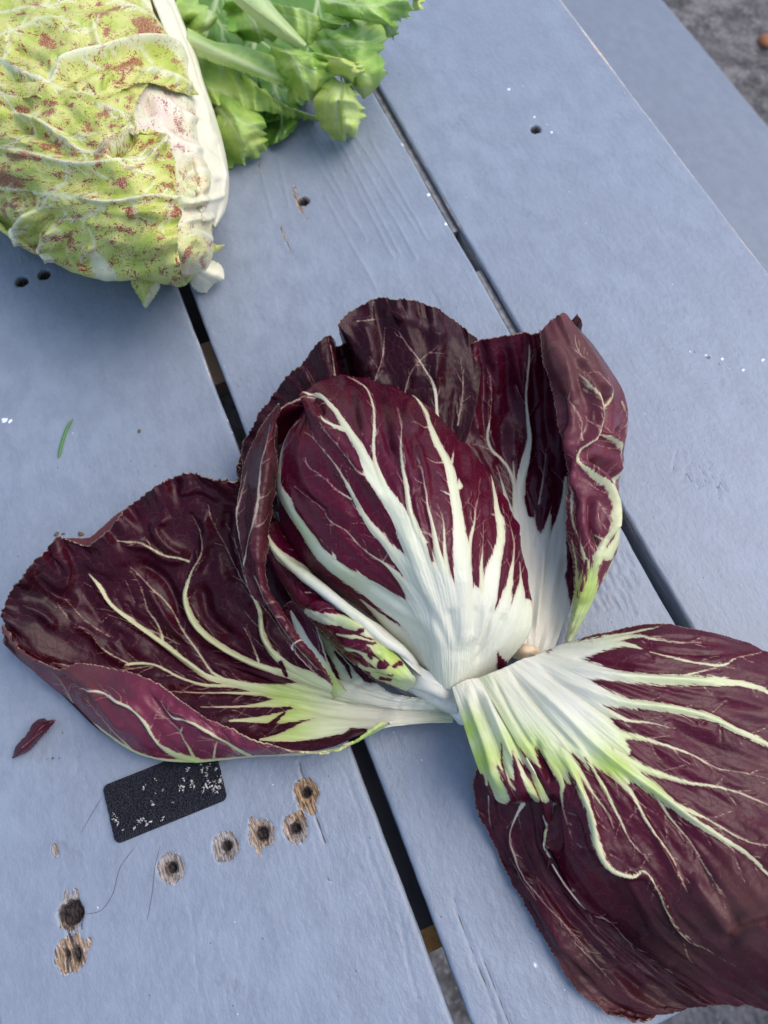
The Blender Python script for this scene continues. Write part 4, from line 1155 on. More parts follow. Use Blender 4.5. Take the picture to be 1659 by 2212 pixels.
flap = patch(CC(TB, cv), (330, 150), VV(TB, vn), VV(TB, [[(1405,1195,3),(1415,1160,6),(1420,1120,8),(1425,1080,6)], [(1380,960,3),(1395,1000,7),(1400,1040,6)], [(1370,1060,3),(1380,1110,5)], [(1440,1050,5),(1445,1080,6),(1440,1110,3)], [(1390,1190,2),(1395,1220,4)], [(1470,1140,4),(1475,1100,5)]]),
   R_(TB, [([(1395,370),(1440,460),(1450,560),(1400,660)], 5.0, 10), ([(1400,690),(1480,790),(1515,900),(1500,1000)], 4.6, 10), ([(1470,580),(1530,650),(1550,760)], 5.0, 9), ([(1430,700),(1500,720),(1540,800)], -5.5, 12), ([(1490,440),(1490,540),(1470,600)], -6.0, 12), ([(1400,300),(1470,400),(1520,440)], 2.6, 9), ([(1340,560),(1370,700),(1360,820)], 2.6, 10), ([(1300,240),(1350,360),(1370,470)], 2.0, 12), ([(1320,420),(1340,520),(1330,640)], -2.4, 9), ([(1560,560),(1540,640),(1560,760)], -3.5, 7), ([(1385,640),(1350,760),(1380,900)], -2.4, 9), ([(1450,830),(1440,940),(1470,1040)], -2.6, 9)]),
   green=GB(TB, [(1390,1180,190,1.),(1500,1000,110,.5),(1420,1330,120,.7)]), brown=GB(TB, [(1360,300,300,.9),(1330,560,160,.6)]), bbase=.3, gbase=.5, pucker=1.0, quilt=.3, pleat=.8, seed=33, jag=(2.4, 0, 3), ruffle=(1.2, 0, 2), twig=10, jamp=4.5, back=.8)
cv = [[(1340,165,40),(1370,215,36),(1390,250,30)], [(1362,160,43),(1385,185,40),(1400,215,34)], [(1384,134,44),(1398,150,42),(1404,180,38)]]
nub = patch(CC(TB, cv), (30, 24), (), (), (), bbase=.8, seed=34, jag=(0, 2, 0))
leaf('leaf', [inner, flap, nub], M_RAD, rad, .45, 'upright right leaf, hollow, with its right margin rolled over')

# --- big left leaf
cv = [
 [(1740,930,14),(1500,905,14),(1370,790,10),(1240,580,8),(1130,350,14),(1030,190,30),(920,95,36)],
 [(1740,935,13),(1490,915,13),(1290,800,9),(1130,620,8),(1010,420,16),(910,240,24),(800,68,35)],
 [(1740,945,12),(1450,920,12),(1220,830,11),(1000,650,10),(840,470,12),(720,280,20),(640,90,32)],
 [(1740,955,11),(1430,930,10),(1160,850,8),(920,700,8),(740,530,10),(600,350,18),(485,205,27)],
 [(1740,965,10),(1400,940,8),(1100,865,6),(830,740,6),(610,590,9),(430,430,16),(345,338,24)],
 [(1740,972,10),(1390,948,7),(1070,880,5),(790,780,5),(540,660,7),(320,500,13),(205,325,24)],
 [(1740,978,10),(1380,955,7),(1050,892,5),(760,805,5),(500,700,6),(260,560,14),(78,470,24)],
 [(1740,985,10),(1370,975,7),(1030,930,5),(720,870,5),(430,800,6),(200,700,12),(8,590,22)],
 [(1740,1000,11),(1370,1010,9),(1050,990,6),(750,950,5),(450,880,6),(220,800,10),(12,650,20)],
 [(1740,1022,12),(1480,1032,13),(1300,1110,12),(1000,1148,10),(740,1166,8),(450,1092,7),(200,885,8),(22,715,15)],
]
vn = [
 [(1740,975,60),(1400,955,90),(1250,935,85),(1150,918,52),(1060,902,30),(960,884,17),(860,860,12),(800,845,10),(720,790,10),(640,725,9),(580,680,8),(500,620,7),(430,565,7),(390,500,6),(345,450,4)],
 [(880,865,9),(820,830,5),(770,760,4),(700,660,3),(640,560,3),(560,480,2),(500,420,1)],
 [(625,705,5),(610,650,4),(570,590,3),(545,510,2),(500,430,1)],
 [(1060,905,16),(900,880,7),(780,875,6),(700,850,5),(640,820,5),(600,800,5),(500,795,5),(480,802,3)], [(495,795,3),(400,740,3),(340,670,2),(270,630,2),(220,560,1)],
 [(1050,910,11),(900,905,5),(760,905,3),(660,900,2)],
 [(1100,940,22),(960,955,6),(850,960,4),(770,960,2)],
 [(1250,960,40),(1100,1000,22),(950,1010,8),(880,1015,4)], [(1300,1020,50),(1150,1060,30),(1050,1080,12),(1000,1085,5)],
 [(1350,930,60),(1250,890,30),(1150,850,18),(1040,815,11),(940,775,10),(860,730,10),(790,680,10),(740,620,11),(714,540,9),(735,450,5),(780,360,3),(770,280,3),(740,220,1)],
 [(728,400,4),(690,385,4),(640,378,4),(590,350,4),(540,325,3),(450,322,3)],
 [(1370,930,40),(1240,870,28),(1100,800,15),(1032,722,11),(1005,650,9),(1000,600,8),(980,540,6),(940,440,3),(900,330,2),(860,260,1)],
 [(1370,890,40),(1300,780,22),(1240,700,14),(1200,650,6),(1190,600,3)],
 [(1000,800,5),(960,700,2),(930,640,1)], [(690,720,2),(520,640,2),(400,600,1)], [(600,800,2),(400,820,2),(200,790,1)], [(250,540,2),(320,620,2),(420,690,1)],
 [(960,500,2),(880,400,2),(800,180,1)], [(520,560,2),(480,470,1)],
]
s5 = [[(1010,1040,10),(1050,1020,9),(1095,985,6)], [(1180,700,14),(1220,780,20),(1240,840,8)], [(1290,750,6),(1330,800,9),(1350,850,5)], [(1080,790,10),(1100,840,8)], [(980,1060,16),(900,1050,24)]]
main = patch(CC(TC, cv), (330, 330), VV(TC, vn), VV(TC, s5),
   R_(TC, [([(735,460),(712,560),(760,660),(900,760),(1040,820)], 2.2, 9), ([(660,220),(600,260),(640,340),(730,390)], 2.6, 12), ([(800,200),(790,330),(740,470)], 2.4, 12), ([(880,180),(860,330),(900,480)], -2.8, 14), ([(770,480),(800,600),(900,700)], -2.6, 14),
           ([(460,330),(560,340),(640,390),(720,400)], 2.4, 8), ([(520,400),(640,480),(700,640)], -2.6, 12), ([(560,480),(640,620),(760,760)], 1.5, 9), ([(345,450),(430,570),(640,730),(800,845)], 1.4, 7), ([(300,480),(400,640),(520,720)], -1.4, 14),
           ([(200,350),(260,430),(250,520)], 2.2, 13), ([(120,430),(200,520),(300,560)], -2.4, 12), ([(60,560),(160,600),(220,660)], 2.2, 12), ([(270,640),(340,670),(420,760),(500,800)], 1.6, 9), ([(1005,600),(1010,680),(1060,760)], 2.0, 8), ([(940,300),(960,450),(990,600)], 2.0, 14),
           ([(1740,950),(1450,940),(1250,900)], 1.6, 9), ([(1500,1000),(1300,985),(1150,960)], -1.2, 10), ([(1500,970),(1300,945)], -1.4, 7), ([(680,140),(760,120),(850,160)], 1.8, 10)]),
   gbase=.6, white=GB(TC, [(1450,970,200,.8),(1560,960,200,.8)]), green=GB(TC, [(1080,990,230,1.),(1250,790,130,.8),(850,860,160,.55),(1380,1060,150,.8),(620,700,300,.6),(400,560,200,.4),(1150,860,90,.6),(1350,880,80,.5)]),
   brown=GB(TC, [(120,560,330,1.),(330,400,260,.7),(560,500,220,.4)]), bbase=.7, pucker=1.6, quilt=.5, wrinkle=1.0, seed=41, jag=(3.2, 0, 3.4), ruffle=(2, 0, 3.5), jamp=2.6)
cv = [
 [(1500,1026,14),(1340,1106,13),(1150,1140,11),(1000,1151,10),(850,1160,9),(740,1171,8),(600,1158,8),(500,1128,8),(400,1058,8),(300,962,8),(200,885,9),(100,802,11),(22,705,15)],
 [(1490,1020,18),(1330,1110,18),(1140,1136,17),(985,1138,17),(830,1130,18),(700,1118,18),(570,1090,18),(460,1050,18),(360,985,18),(270,905,17),(180,840,16),(95,775,16),(20,685,17)],
 [(1480,1018,20),(1320,1115,21),(1120,1132,22),(960,1110,24),(790,1065,26),(650,1020,27),(520,975,27),(410,930,26),(320,880,25),(240,835,23),(160,800,21),(88,750,20),(18,665,19)],
 [(1470,1016,21),(1300,1118,22),(1180,1139,23),(1000,1092,26),(820,1010,29),(690,935,31),(570,850,33),(470,820,33),(390,800,31),(300,790,29),(215,805,25),(110,770,21),(16,640,20)],
]
vn = [
 [(1480,1026,12),(1340,1104,8),(1150,1138,5),(1000,1150,5),(850,1158,7),(740,1170,10),(600,1156,6),(500,1126,6),(400,1056,6),(360,1020,3)],
 [(760,1168,14),(690,1150,11),(640,1120,9),(600,1070,8),(570,1020,7),(540,985,7),(500,950,6),(440,925,5),(360,893,4),(270,888,1)],
 [(960,1148,8),(900,1110,6),(850,1080,5),(780,1035,5),(720,1010,6),(655,1000,5),(630,970,3),(610,930,1)],
 [(750,1165,8),(720,1110,4),(680,1060,3),(600,980,1)], [(500,1122,5),(440,1060,3),(380,990,2),(320,925,1)], [(822,1150,5),(828,1110,4),(835,1085,1)],
 [(1300,1116,12),(1180,1138,6),(1100,1115,4),(1000,1092,4),(900,1048,3),(820,1010,2)], [(1380,1080,30),(1280,1100,8),(1200,1095,4),(1150,1110,3)], [(1200,1135,4),(1250,1080,5),(1340,1060,6)], [(690,1060,6),(700,1040,2)], [(1120,1135,4),(1080,1115,3),(1020,1112,1)],
 [(1450,1040,40),(1400,1070,26)], [(280,950,3),(240,880,2),(200,830,1)], [(920,1140,3),(870,1100,2),(760,1075,1)],
]
rim = patch(CC(TC, cv), (340, 110), VV(TC, vn), (), R_(TC, [([(640,1120),(590,1050),(520,960),(420,920)], 1.6, 7), ([(700,1090),(640,1010),(560,900)], -1.6, 9), ([(850,1080),(740,1015),(640,960)], 1.2, 7), ([(480,1050),(400,960),(330,860)], 1.5, 10), ([(300,900),(230,840)], -1.2, 8)]),
   green=GB(TC, [(1350,1080,220,1.),(950,1160,300,.8),(500,1130,200,.8),(740,1170,160,1.)]), brown=GB(TC, [(300,850,240,.7),(60,680,240,1.)]), bbase=.08, pucker=1.1, quilt=.4, seed=43, jag=(0, 2.6, 2), ruffle=(0, 1.6, 1), twig=16, back=1.)
cv = [[(505,186,20),(440,228,18),(390,276,17),(352,308,16),(285,316,15),(205,322,15)], [(520,205,22),(465,250,19),(420,300,18),(385,338,17),(300,342,16),(212,336,16)], [(545,235,18),(490,285,14),(450,330,12),(410,370,11),(320,372,11),(230,360,12)]]
bk = patch(CC(TC, cv), (70, 30), (), (), (), bbase=.75, seed=45, jag=(.8, 0, 0), pucker=.4, back=.9)
leaf('leaf', [main, rim, bk], M_RAD, rad, .45, 'big left leaf opened flat with its lower margin folded over')

# --- small curled leaf deep in the hollow
cv = [[(1330,900,12),(1270,800,12),(1235,700,14),(1200,600,18),(1150,535,22)], [(1300,920,10),(1230,820,10),(1190,720,12),(1150,620,16),(1110,555,20)], [(1280,930,7),(1200,850,6),(1140,760,7),(1100,660,9),(1075,590,12)]]
sm = patch(CC(TC, cv), (90, 50), VV(TC, [[(1310,920,30),(1240,800,22),(1180,720,18),(1140,640,12),(1120,590,5)], [(1290,860,12),(1240,720,5),(1200,620,2)]]), (), (), seed=47, green=GB(TC, [(1280,860,90,.9)]), jag=(1.5, 1.5, 1.5))
leaf('leaf', [sm], M_RAD, rad, .45, 'small curled leaf in the dark hollow')

# --- big right leaf with broad white sheath
S_ = [(230,335,28),(360,560,40),(480,760,41),(560,900,37),(594,985,30),(583,1050,24),(575,1150,19),(660,1330,15),(830,1510,12),(1100,1730,8),(1400,1947,4)]
cv = [S_,
 [(280,318,30),(450,560,42),(580,760,43),(680,950,41),(760,1120,39),(835,1260,38),(960,1450,30),(1120,1640,22),(1350,1820,15),(1560,1950,12)],
 [(330,298,30),(540,560,43),(700,760,44),(820,940,43),(920,1120,41),(1010,1300,38),(1120,1500,32),(1280,1660,26),(1500,1850,22),(1720,1990,20)],
 [(380,276,30),(640,560,44),(850,760,45),(1020,920,43),(1180,1100,40),(1320,1260,40),(1460,1420,42),(1620,1600,44),(1800,1780,46),(1950,1950,48)],
 [(420,256,30),(720,500,44),(960,700,45),(1180,880,43),(1400,1060,41),(1600,1200,43),(1760,1330,46),(1920,1480,48),(2060,1650,50),(2180,1800,52)],
 [(460,240,30),(780,430,43),(1050,600,44),(1300,730,42),(1550,860,40),(1780,990,39),(1950,1100,38),(2080,1220,38),(2200,1350,36),(2300,1450,34)],
 [(510,225,29),(820,340,42),(1100,440,43),(1350,520,41),(1600,600,39),(1820,700,36),(2000,800,33),(2150,900,28),(2250,1000,24),(2350,1080,20)],
 [(560,205,28),(850,270,40),(1120,320,41),(1380,350,40),(1620,390,37),(1850,460,34),(2050,540,30),(2200,620,25),(2300,700,20),(2380,760,16)],
 [(600,192,26),(850,195,36),(1100,200,39),(1350,215,39),(1600,265,36),(1850,345,32),(2050,430,28),(2200,510,22),(2300,570,18),(2380,630,14)],
 [(620,182,22),(760,142,26),(960,87,30),(1160,75,33),(1350,115,33),(1520,152,31),(1660,222,29),(1900,335,24),(2100,435,18),(2300,545,14)],
]
vn = [
 [(300,300,200),(450,330,170),(560,400,120)],
 [(330,350,150),(470,560,105),(570,700,64),(640,790,24),(680,860,6)],
 [(430,340,130),(650,540,120),(800,680,80),(900,780,44),(960,850,14)],
 [(560,340,120),(760,500,90),(860,600,60),(960,700,20)],
 [(450,330,90),(620,490,75),(760,620,58),(850,710,42),(1000,820,33),(1110,900,27),(1200,975,21),(1320,1060,15),(1450,1140,12),(1560,1210,9),(1680,1330,7),(1850,1480,3)],
 [(1180,950,14),(1350,1030,6),(1480,1105,5),(1560,1145,4),(1700,1170,3)],
 [(900,690,10),(1000,765,24),(1080,800,18),(1180,830,12),(1280,858,9),(1380,870,7),(1500,900,5),(1600,940,4),(1750,1000,2)],
 [(800,540,60),(900,600,30),(1050,640,10),(1180,680,7),(1290,720,5),(1400,780,4),(1560,810,2),(1700,850,1)],
 [(640,360,90),(800,420,52),(950,460,28),(1100,480,21),(1250,505,21),(1380,535,20),(1480,590,15),(1580,630,14),(1700,690,9),(1900,800,4)],
 [(740,420,10),(860,500,16),(960,545,10),(1080,560,5),(1200,590,2)],
 [(620,280,80),(780,300,48),(930,330,28),(1080,345,26),(1240,350,26),(1400,355,22),(1520,365,15),(1600,385,12),(1700,430,7),(1900,500,3)],
 [(1200,345,12),(1290,315,6),(1400,290,3)],
 [(640,215,50),(760,195,42),(900,172,22),(980,178,11),(1050,205,5),(1200,240,6),(1330,265,6),(1440,275,7),(1500,240,4),(1620,215,2)],
 [(800,170,26),(900,150,18),(990,132,9),(1090,150,6),(1200,160,4),(1330,160,2)], [(850,140,14),(960,118,7),(1060,100,6),(1120,88,4)],
 [(400,500,90),(500,600,60),(600,700,50),(690,780,24),(740,900,16),(780,1020,13),(810,1130,12),(840,1200,11),(890,1270,8),(960,1300,8),(1000,1302,7),(1040,1285,5),(1080,1320,5),(1120,1390,5),(1160,1480,5),(1210,1560,4),(1260,1610,4),(1330,1660,3),(1500,1760,1)],
 [(560,480,70),(700,640,44),(790,790,14),(850,880,9),(900,980,7),(940,1060,6),(980,1140,4),(1070,1240,2)],
 [(700,580,60),(820,710,34),(920,840,14),(980,900,11),(1040,1020,7),(1100,1110,6),(1170,1200,5),(1220,1300,4),(1260,1390,1)],
 [(960,780,8),(1020,840,12),(1110,930,8),(1180,1030,6),(1280,1150,4),(1350,1270,4),(1410,1370,3),(1450,1470,1)],
 [(300,420,60),(420,600,46),(500,720,24),(560,790,5)], [(350,440,60),(480,640,40),(560,720,30),(640,850,14),(640,920,7),(652,1000,3),(690,1120,2),(700,1180,1)],
 [(640,700,30),(730,800,14),(790,900,7),(870,1010,4),(900,1080,1)], [(900,700,14),(980,760,8),(1060,790,3)],
 [(590,975,9),(562,1020,10),(578,1090,8),(570,1160,6),(580,1220,6),(640,1320,5),(700,1400,5),(780,1480,4),(860,1520,3),(960,1630,2),(1000,1660,1),(1190,1790,1)],
 [(1500,1230,2),(1520,1300,2),(1545,1340,1)], [(1230,1590,1),(1270,1720,2),(1300,1760,1)], [(1330,560,2),(1450,450,1)], [(830,1230,2),(825,1310,1)], [(1095,1350,3),(1090,1420,1)],
]
st6 = [[(770,240,3),(850,245,12),(950,258,20),(1060,262,26),(1200,280,20)], [(850,208,4),(960,216,16),(1060,220,18)], [(890,490,3),(960,500,10),(1080,520,16)], [(945,580,4),(1010,590,10),(1100,600,12)],
       [(510,685,6),(545,750,18),(580,820,24),(600,880,18)], [(755,730,3),(790,800,8),(830,880,10)], [(740,790,4),(780,850,7)], [(1010,670,6),(1080,700,14)], [(980,390,4),(1060,410,10),(1180,410,14)], [(1080,300,8),(1200,295,12)]]
rg6 = [([(450,330),(620,490),(850,710),(1110,900),(1450,1140)], 1.8, 9), ([(640,700),(780,1000),(840,1200),(900,1280),(1000,1310),(1060,1300)], 2.6, 10), ([(690,1000),(760,1200),(860,1320),(1000,1370)], -2.2, 12),
       ([(1040,1290),(1120,1390),(1210,1560),(1330,1660)], 1.6, 8), ([(800,1280),(960,1420),(1060,1600)], -1.8, 20), ([(640,360),(950,460),(1250,500),(1560,620)], 1.3, 8), ([(620,280),(930,330),(1400,355)], 1.2, 7),
       ([(560,1020),(578,1100),(570,1200),(700,1400),(860,1530)], 1.8, 7), ([(600,900),(620,1040),(640,1200)], -2.2, 10), ([(510,640),(590,880)], -1.8, 7), ([(960,900),(1100,1110),(1240,1370)], 1.2, 7), ([(1000,170),(1200,210),(1500,220)], -1.0, 7), ([(1000,130),(1300,130),(1560,190)], 1.2, 7),
       ([(1100,960),(1260,1150),(1400,1400)], -1.2, 14), ([(300,330),(420,560),(540,740)], -1.0, 5), ([(380,300),(560,520),(720,700)], -1.2, 6), ([(520,280),(800,480),(1000,640)], -1.2, 7), ([(700,240),(1000,290)], -1.0, 6),
       ([(1500,1560),(1620,1500),(1760,1450)], 2.0, 18), ([(1440,1650),(1560,1560),(1700,1540)], -2.0, 16), ([(1280,1300),(1420,1500),(1500,1640)], 1.6, 16), ([(1000,1600),(1200,1750)], 1.3, 16)]
mainr = patch(CC(TD, cv), (360, 360), VV(TD, vn), VV(TD, st6), R_(TD, rg6),
   gbase=.5, white=GB(TD, [(470,290,230,1.),(700,450,200,.9),(800,250,220,.7)]), green=GB(TD, [(880,800,190,1.),(1010,640,150,.8),(620,800,200,1.),(300,600,200,.9),(500,680,170,1.),(700,820,150,1.),(950,560,160,.45),(1100,880,170,.8),(850,700,130,.5),(800,1000,150,.6),(580,1100,200,.8),(1200,650,140,.5),(1040,780,100,.7),(1150,1450,300,.5),(1400,850,200,.4)]),
   brown=GB(TD, [(1200,1650,420,1.),(1550,1500,420,1.),(1000,1300,260,.5),(1650,800,260,.7)]), bbase=.12, pucker=.7, quilt=.35, pleat=.7, wrinkle=.8, backs=GB(TD, [(1600,1500,330,.9),(1300,1900,260,.6),(1660,800,160,.6)]), seed=51, jag=(0, 1.2, 3), ruffle=(0, 0, 2), jamp=6.5)
cv = [
 [(100,385,27),(150,540,33),(200,690,35),(248,820,33),(288,905,29),(328,945,24),(372,960,18),(388,958,14)],
 [(140,360,28),(232,560,37),(302,740,40),(362,865,39),(408,918,34),(432,936,28),(440,942,20),(445,938,14)],
 [(180,346,28),(292,560,39),(382,745,41),(462,868,40),(508,922,36),(528,945,29),(528,958,22),(525,965,15)],
 [(230,335,28),(360,560,40),(480,760,41),(560,900,37),(594,985,30),(590,1015,26),(583,1050,22),(575,1080,16)],
]
vn = [[(180,360,120),(260,520,115),(330,660,84),(380,760,46),(410,830,14)], [(120,420,60),(190,640,50),(240,780,26),(270,860,10)], [(330,400,120),(430,600,90),(520,760,50),(560,860,16)], [(140,400,40),(200,560,36),(265,730,32),(320,850,34),(350,925,36)], [(230,380,50),(330,600,34),(400,740,24),(460,850,24),(520,940,14)], [(190,400,50),(300,640,26),(350,760,10),(390,860,6),(440,910,3)],
      [(300,450,60),(420,640,40),(500,760,24),(530,850,26),(560,930,22)], [(140,500,20),(185,640,14),(215,740,5)], [(350,640,12),(385,700,5),(400,800,3)]]
sh = patch(CC(TD, cv), (170, 130), VV(TD, vn), VV(TD, [[(345,660,4),(352,780,7),(372,840,5)], [(395,700,4),(415,800,14),(440,890,26),(460,950,40)], [(250,815,8),(250,860,18),(235,900,20)], [(510,685,6),(545,750,18),(580,820,22),(600,880,14)], [(405,940,22),(380,955,10)]]),
   R_(TD, [([(170,420),(260,640),(330,860)], 1.6, 7), ([(250,400),(350,620),(430,820)], 1.6, 7), ([(210,400),(310,640),(380,840)], -1.4, 6), ([(300,440),(420,660),(490,840)], -1.4, 6), ([(330,480),(450,680),(530,860)], 1.4, 7)]),
   green=GB(TD, [(180,600,110,1.),(250,750,160,1.),(420,650,120,.8),(520,880,100,.9),(340,850,120,.8)]), pucker=.8, seed=53, twig=20, jamp=3)
cv = [
 [(225,765,16),(206,850,11),(270,1080,5),(340,1230,4),(440,1430,4),(515,1560,4),(610,1730,4),(750,1900,3),(880,1990,3),(1040,2040,3)],
 [(330,850,20),(370,980,13),(420,1180,10),(520,1370,12),(640,1560,11),(780,1740,8),(930,1890,5),(1020,1960,4),(1100,1990,4),(1180,1992,4)],
 [(450,880,22),(480,1000,17),(500,1180,16),(580,1340,13),(720,1510,10),(860,1660,8),(1040,1820,6),(1160,1900,5),(1230,1940,4),(1300,1966,4)],
 [(575,1000,24),(575,1080,22),(575,1150,19),(660,1330,15),(830,1510,12),(960,1620,10),(1100,1730,8),(1230,1830,6.5),(1320,1892,5.5),(1400,1947,4)],
]
vn = [[(450,960,12),(432,990,8),(405,1050,5),(395,1130,4),(420,1220,4),(460,1310,3),(540,1430,2),(700,1600,1),(780,1700,1)], [(425,1010,3),(370,1080,1)], [(280,920,4),(285,1000,2),(290,1050,1)],
      [(560,1020,12),(578,1090,8),(570,1160,6),(580,1220,6),(640,1320,5),(700,1400,5),(780,1480,4),(860,1520,3),(960,1630,2),(1000,1660,1),(1190,1790,1)], [(630,1520,2),(760,1690,1),(900,1850,1)], [(380,1230,2),(520,1430,1)], [(700,1640,1),(860,1800,1)]]
lobe = patch(CC(TD, cv), (300, 150), VV(TD, vn), (), R_(TD, [([(450,1000),(490,1200),(600,1400),(760,1600)], -1.6, 14), ([(400,1050),(400,1180),(500,1370)], 1.3, 8), ([(570,1080),(575,1200),(700,1400),(850,1520)], 1.6, 7), ([(600,1600),(800,1800)], 1.2, 16), ([(330,1100),(420,1320)], -1.0, 10), ([(900,1760),(1050,1900)], -1.0, 12)]),
   brown=GB(TD, [(800,1800,420,1.),(450,1300,300,.7),(1150,1900,300,1.)]), bbase=.5, pucker=1.1, quilt=.35, pleat=.8, backs=GB(TD, [(640,1760,150,.6),(800,1950,160,.7),(1100,2000,150,.5)]), seed=55, jag=(3.6, 0, 4.2), ruffle=(1.5, 0, 2), twig=24)
leaf('leaf', [mainr, sh, lobe], M_RAD, rad, .5, 'largest leaf, lower right, with broad white base fanning into dark red')

# --- leaf stump in the middle
def blob(name, c, r, mat, parent, seed=1, cut=None, rot=0.):
    import bmesh
    bm = bmesh.new(); bmesh.ops.create_icosphere(bm, subdivisions=4, radius=1)
    for v in bm.verts:
        k = 1 + .09 * float(perlin(v.co.x * 1.6 + seed, v.co.y * 1.6 + v.co.z * 1.3, seed))
        x, y, z = v.co.x * r[0] * k, v.co.y * r[1] * k, v.co.z * r[2] * k
        v.co = (x * math.cos(rot) - y * math.sin(rot) + c[0], x * math.sin(rot) + y * math.cos(rot) + c[1], max(z + c[2], .0006))
    me = bpy.data.meshes.new(name); bm.to_mesh(me); bm.free(); me.materials.append(mat)
    for p in me.polygons: p.use_smooth = True
    o = bpy.data.objects.new(name, me); COL.objects.link(o); o.parent = parent
    return o
blob('stump', P2W(1003, 1512, 9), (.007, .009, .009), M_CUT, rad, 3)
blob('core', P2W(1135, 1410, 14), (.0055, .003, .0055), simple('pale_orange_core', (.66, .48, .30), .45, 300, (.78, .62, .42)), rad, 5)

# --- scrap of red leaf on the plank
cv = [[pt(TG, 50, 190) + (1.,), pt(TG, 62, 150) + (3.,), pt(TG, 105, 100) + (5.,), pt(TG, 150, 38) + (4.,), pt(TG, 178, 28) + (2.,)],
      [pt(TG, 54, 192) + (3.,), pt(TG, 90, 160) + (7.,), pt(TG, 140, 105) + (8.,), pt(TG, 180, 55) + (7.,), pt(TG, 205, 38) + (5.,)],
      [pt(TG, 58, 190) + (1.,), pt(TG, 110, 165) + (2.,), pt(TG, 165, 110) + (3.,), pt(TG, 205, 65) + (4.,), pt(TG, 232, 32) + (5.,)]]
sc_ = patch(cv, (70, 40), [[(pt(TG, 90, 150)[0], pt(TG, 90, 150)[1], .4), (pt(TG, 170, 80)[0], pt(TG, 170, 80)[1], .2)]], (), (), pucker=.3, quilt=.2, seed=61, jag=(1, 1, 2), bbase=.3, twig=0)
o = leaf('leaf_scrap', [sc_], M_RAD, None, .4)
tag(o, 'small torn dark red leaf scrap curled on the left plank', 'leaf scrap')

# ------------------------------------------------------------------ the speckled head (upper left)
TE = (0., 0., .3307)
cas = thing('speckled_chicory_head', 'round yellow-green salad head flecked with maroon, pale ribbed right side', 'chicory')
OUT = np.array([(-900,-200),(-500,-900),(300,-1100),(850,-700),(1000,-400),(1130,0),(1200,150),(1272,330),(1335,550),(1405,750),(1462,950),(1492,1150),(1490,1290),(1460,1400),(1412,1480),(1404,1560),(1388,1690),(1340,1770),
 (1180,1868),(1050,1852),(850,1815),(700,1830),(560,1792),(330,1702),(110,1572),(0,1475),(-500,1100),(-900,600)], float)
def inside_d(x, y):
    best = 1e9; c = False
    n = len(OUT)
    for i in range(n):
        a, b = OUT[i], OUT[(i + 1) % n]
        d = b - a; t = max(0, min(1, ((x - a[0]) * d[0] + (y - a[1]) * d[1]) / (d @ d)))
        best = min(best, math.hypot(x - a[0] - t * d[0], y - a[1] - t * d[1]))
        if (a[1] > y) != (b[1] > y) and x < (b[0] - a[0]) * (y - a[1]) / (b[1] - a[1]) + a[0]: c = not c
    return best if c else -best
def hd(x, y, o=0.):
    d = max(0., inside_d(x, y))
    q = min(1, d / 850.)
    return 26 + 52 * max(0, 1 - (1 - q) ** 2) ** .64 + o * min(1, .3 + d / 120.)
def HC(rows, o=0.):
    out = []
    for r in rows:
        # densify so the dome is followed
        c = []
        R = spline(np.array([(p[0], p[1], p[2] if len(p) > 2 else -999.) for p in r], float), 22)
        und = len(r[0]) > 2
        for p in R:
            c.append((p[0], p[1], p[2] if und else hd(p[0], p[1], o)))
        out.append(TR(TE, c))
    return out
# inner body
bodyc = []
cen = np.array([250., 420.])
for k in range(len(OUT) + 1):
    e = OUT[k % len(OUT)]; d = e - cen
    c = []
    for q in (0.02, .25, .5, .7, .84, .93, .975):
        x, y = cen + d * q
        c.append((x, y, hd(x, y, 0) - 4))
    for q, h in ((.965, 20), (.93, 10), (.85, 2.0), (.6, 1.5)):
        x, y = cen + d * q; c.append((x, y, h))
    bodyc.append(TR(TE, c))
bd = patch(bodyc, (90, 260), (), (), (), gbase=.5, bbase=.2, pucker=1.2, quilt=0, seed=71, twig=0, fmax=20)
leaf('inner_leaf', [bd], M_SPK, cas, .5)
# outer pale leaf on the right
def under(rows, k, h):
    return [(x, y, h) for x, y in rows]
XW = HC([[(930,-300),(1000,-50),(1060,150),(1150,350),(1210,600),(1280,900),(1320,1150),(1340,1350),(1350,1460)],
         [(1000,-300),(1080,-50),(1150,150),(1225,330),(1290,570),(1360,800),(1410,1000),(1432,1180),(1415,1370),(1385,1470)],
         [(1055,-300),(1130,-20),(1198,150),(1270,330),(1333,550),(1403,750),(1460,950),(1490,1150),(1488,1290),(1458,1400),(1408,1482)]], 3)
XW.append(TR(TE, [(1040,-300,16),(1115,-20,16),(1185,150,16),(1255,330,16),(1320,550,16),(1390,750,16),(1447,950,16),(1478,1150,16),(1478,1290,16),(1448,1398,16),(1402,1476,18)]))
XW.append(TR(TE, [(960,-300,3),(1040,0,3),(1120,180,3),(1190,360,3),(1250,570,3),(1320,770,3),(1375,950,3),(1405,1150,3),(1405,1270,3),(1380,1370,3),(1350,1440,4)]))
vX = [[(1180,500,14),(1240,520,6),(1330,560,3)], [(1200,640,10),(1290,660,4),(1370,740,2)], [(1250,780,8),(1340,830,4),(1420,920,2)], [(1280,930,8),(1370,980,4),(1450,1060,2)], [(1300,1100,8),(1400,1130,3)]]
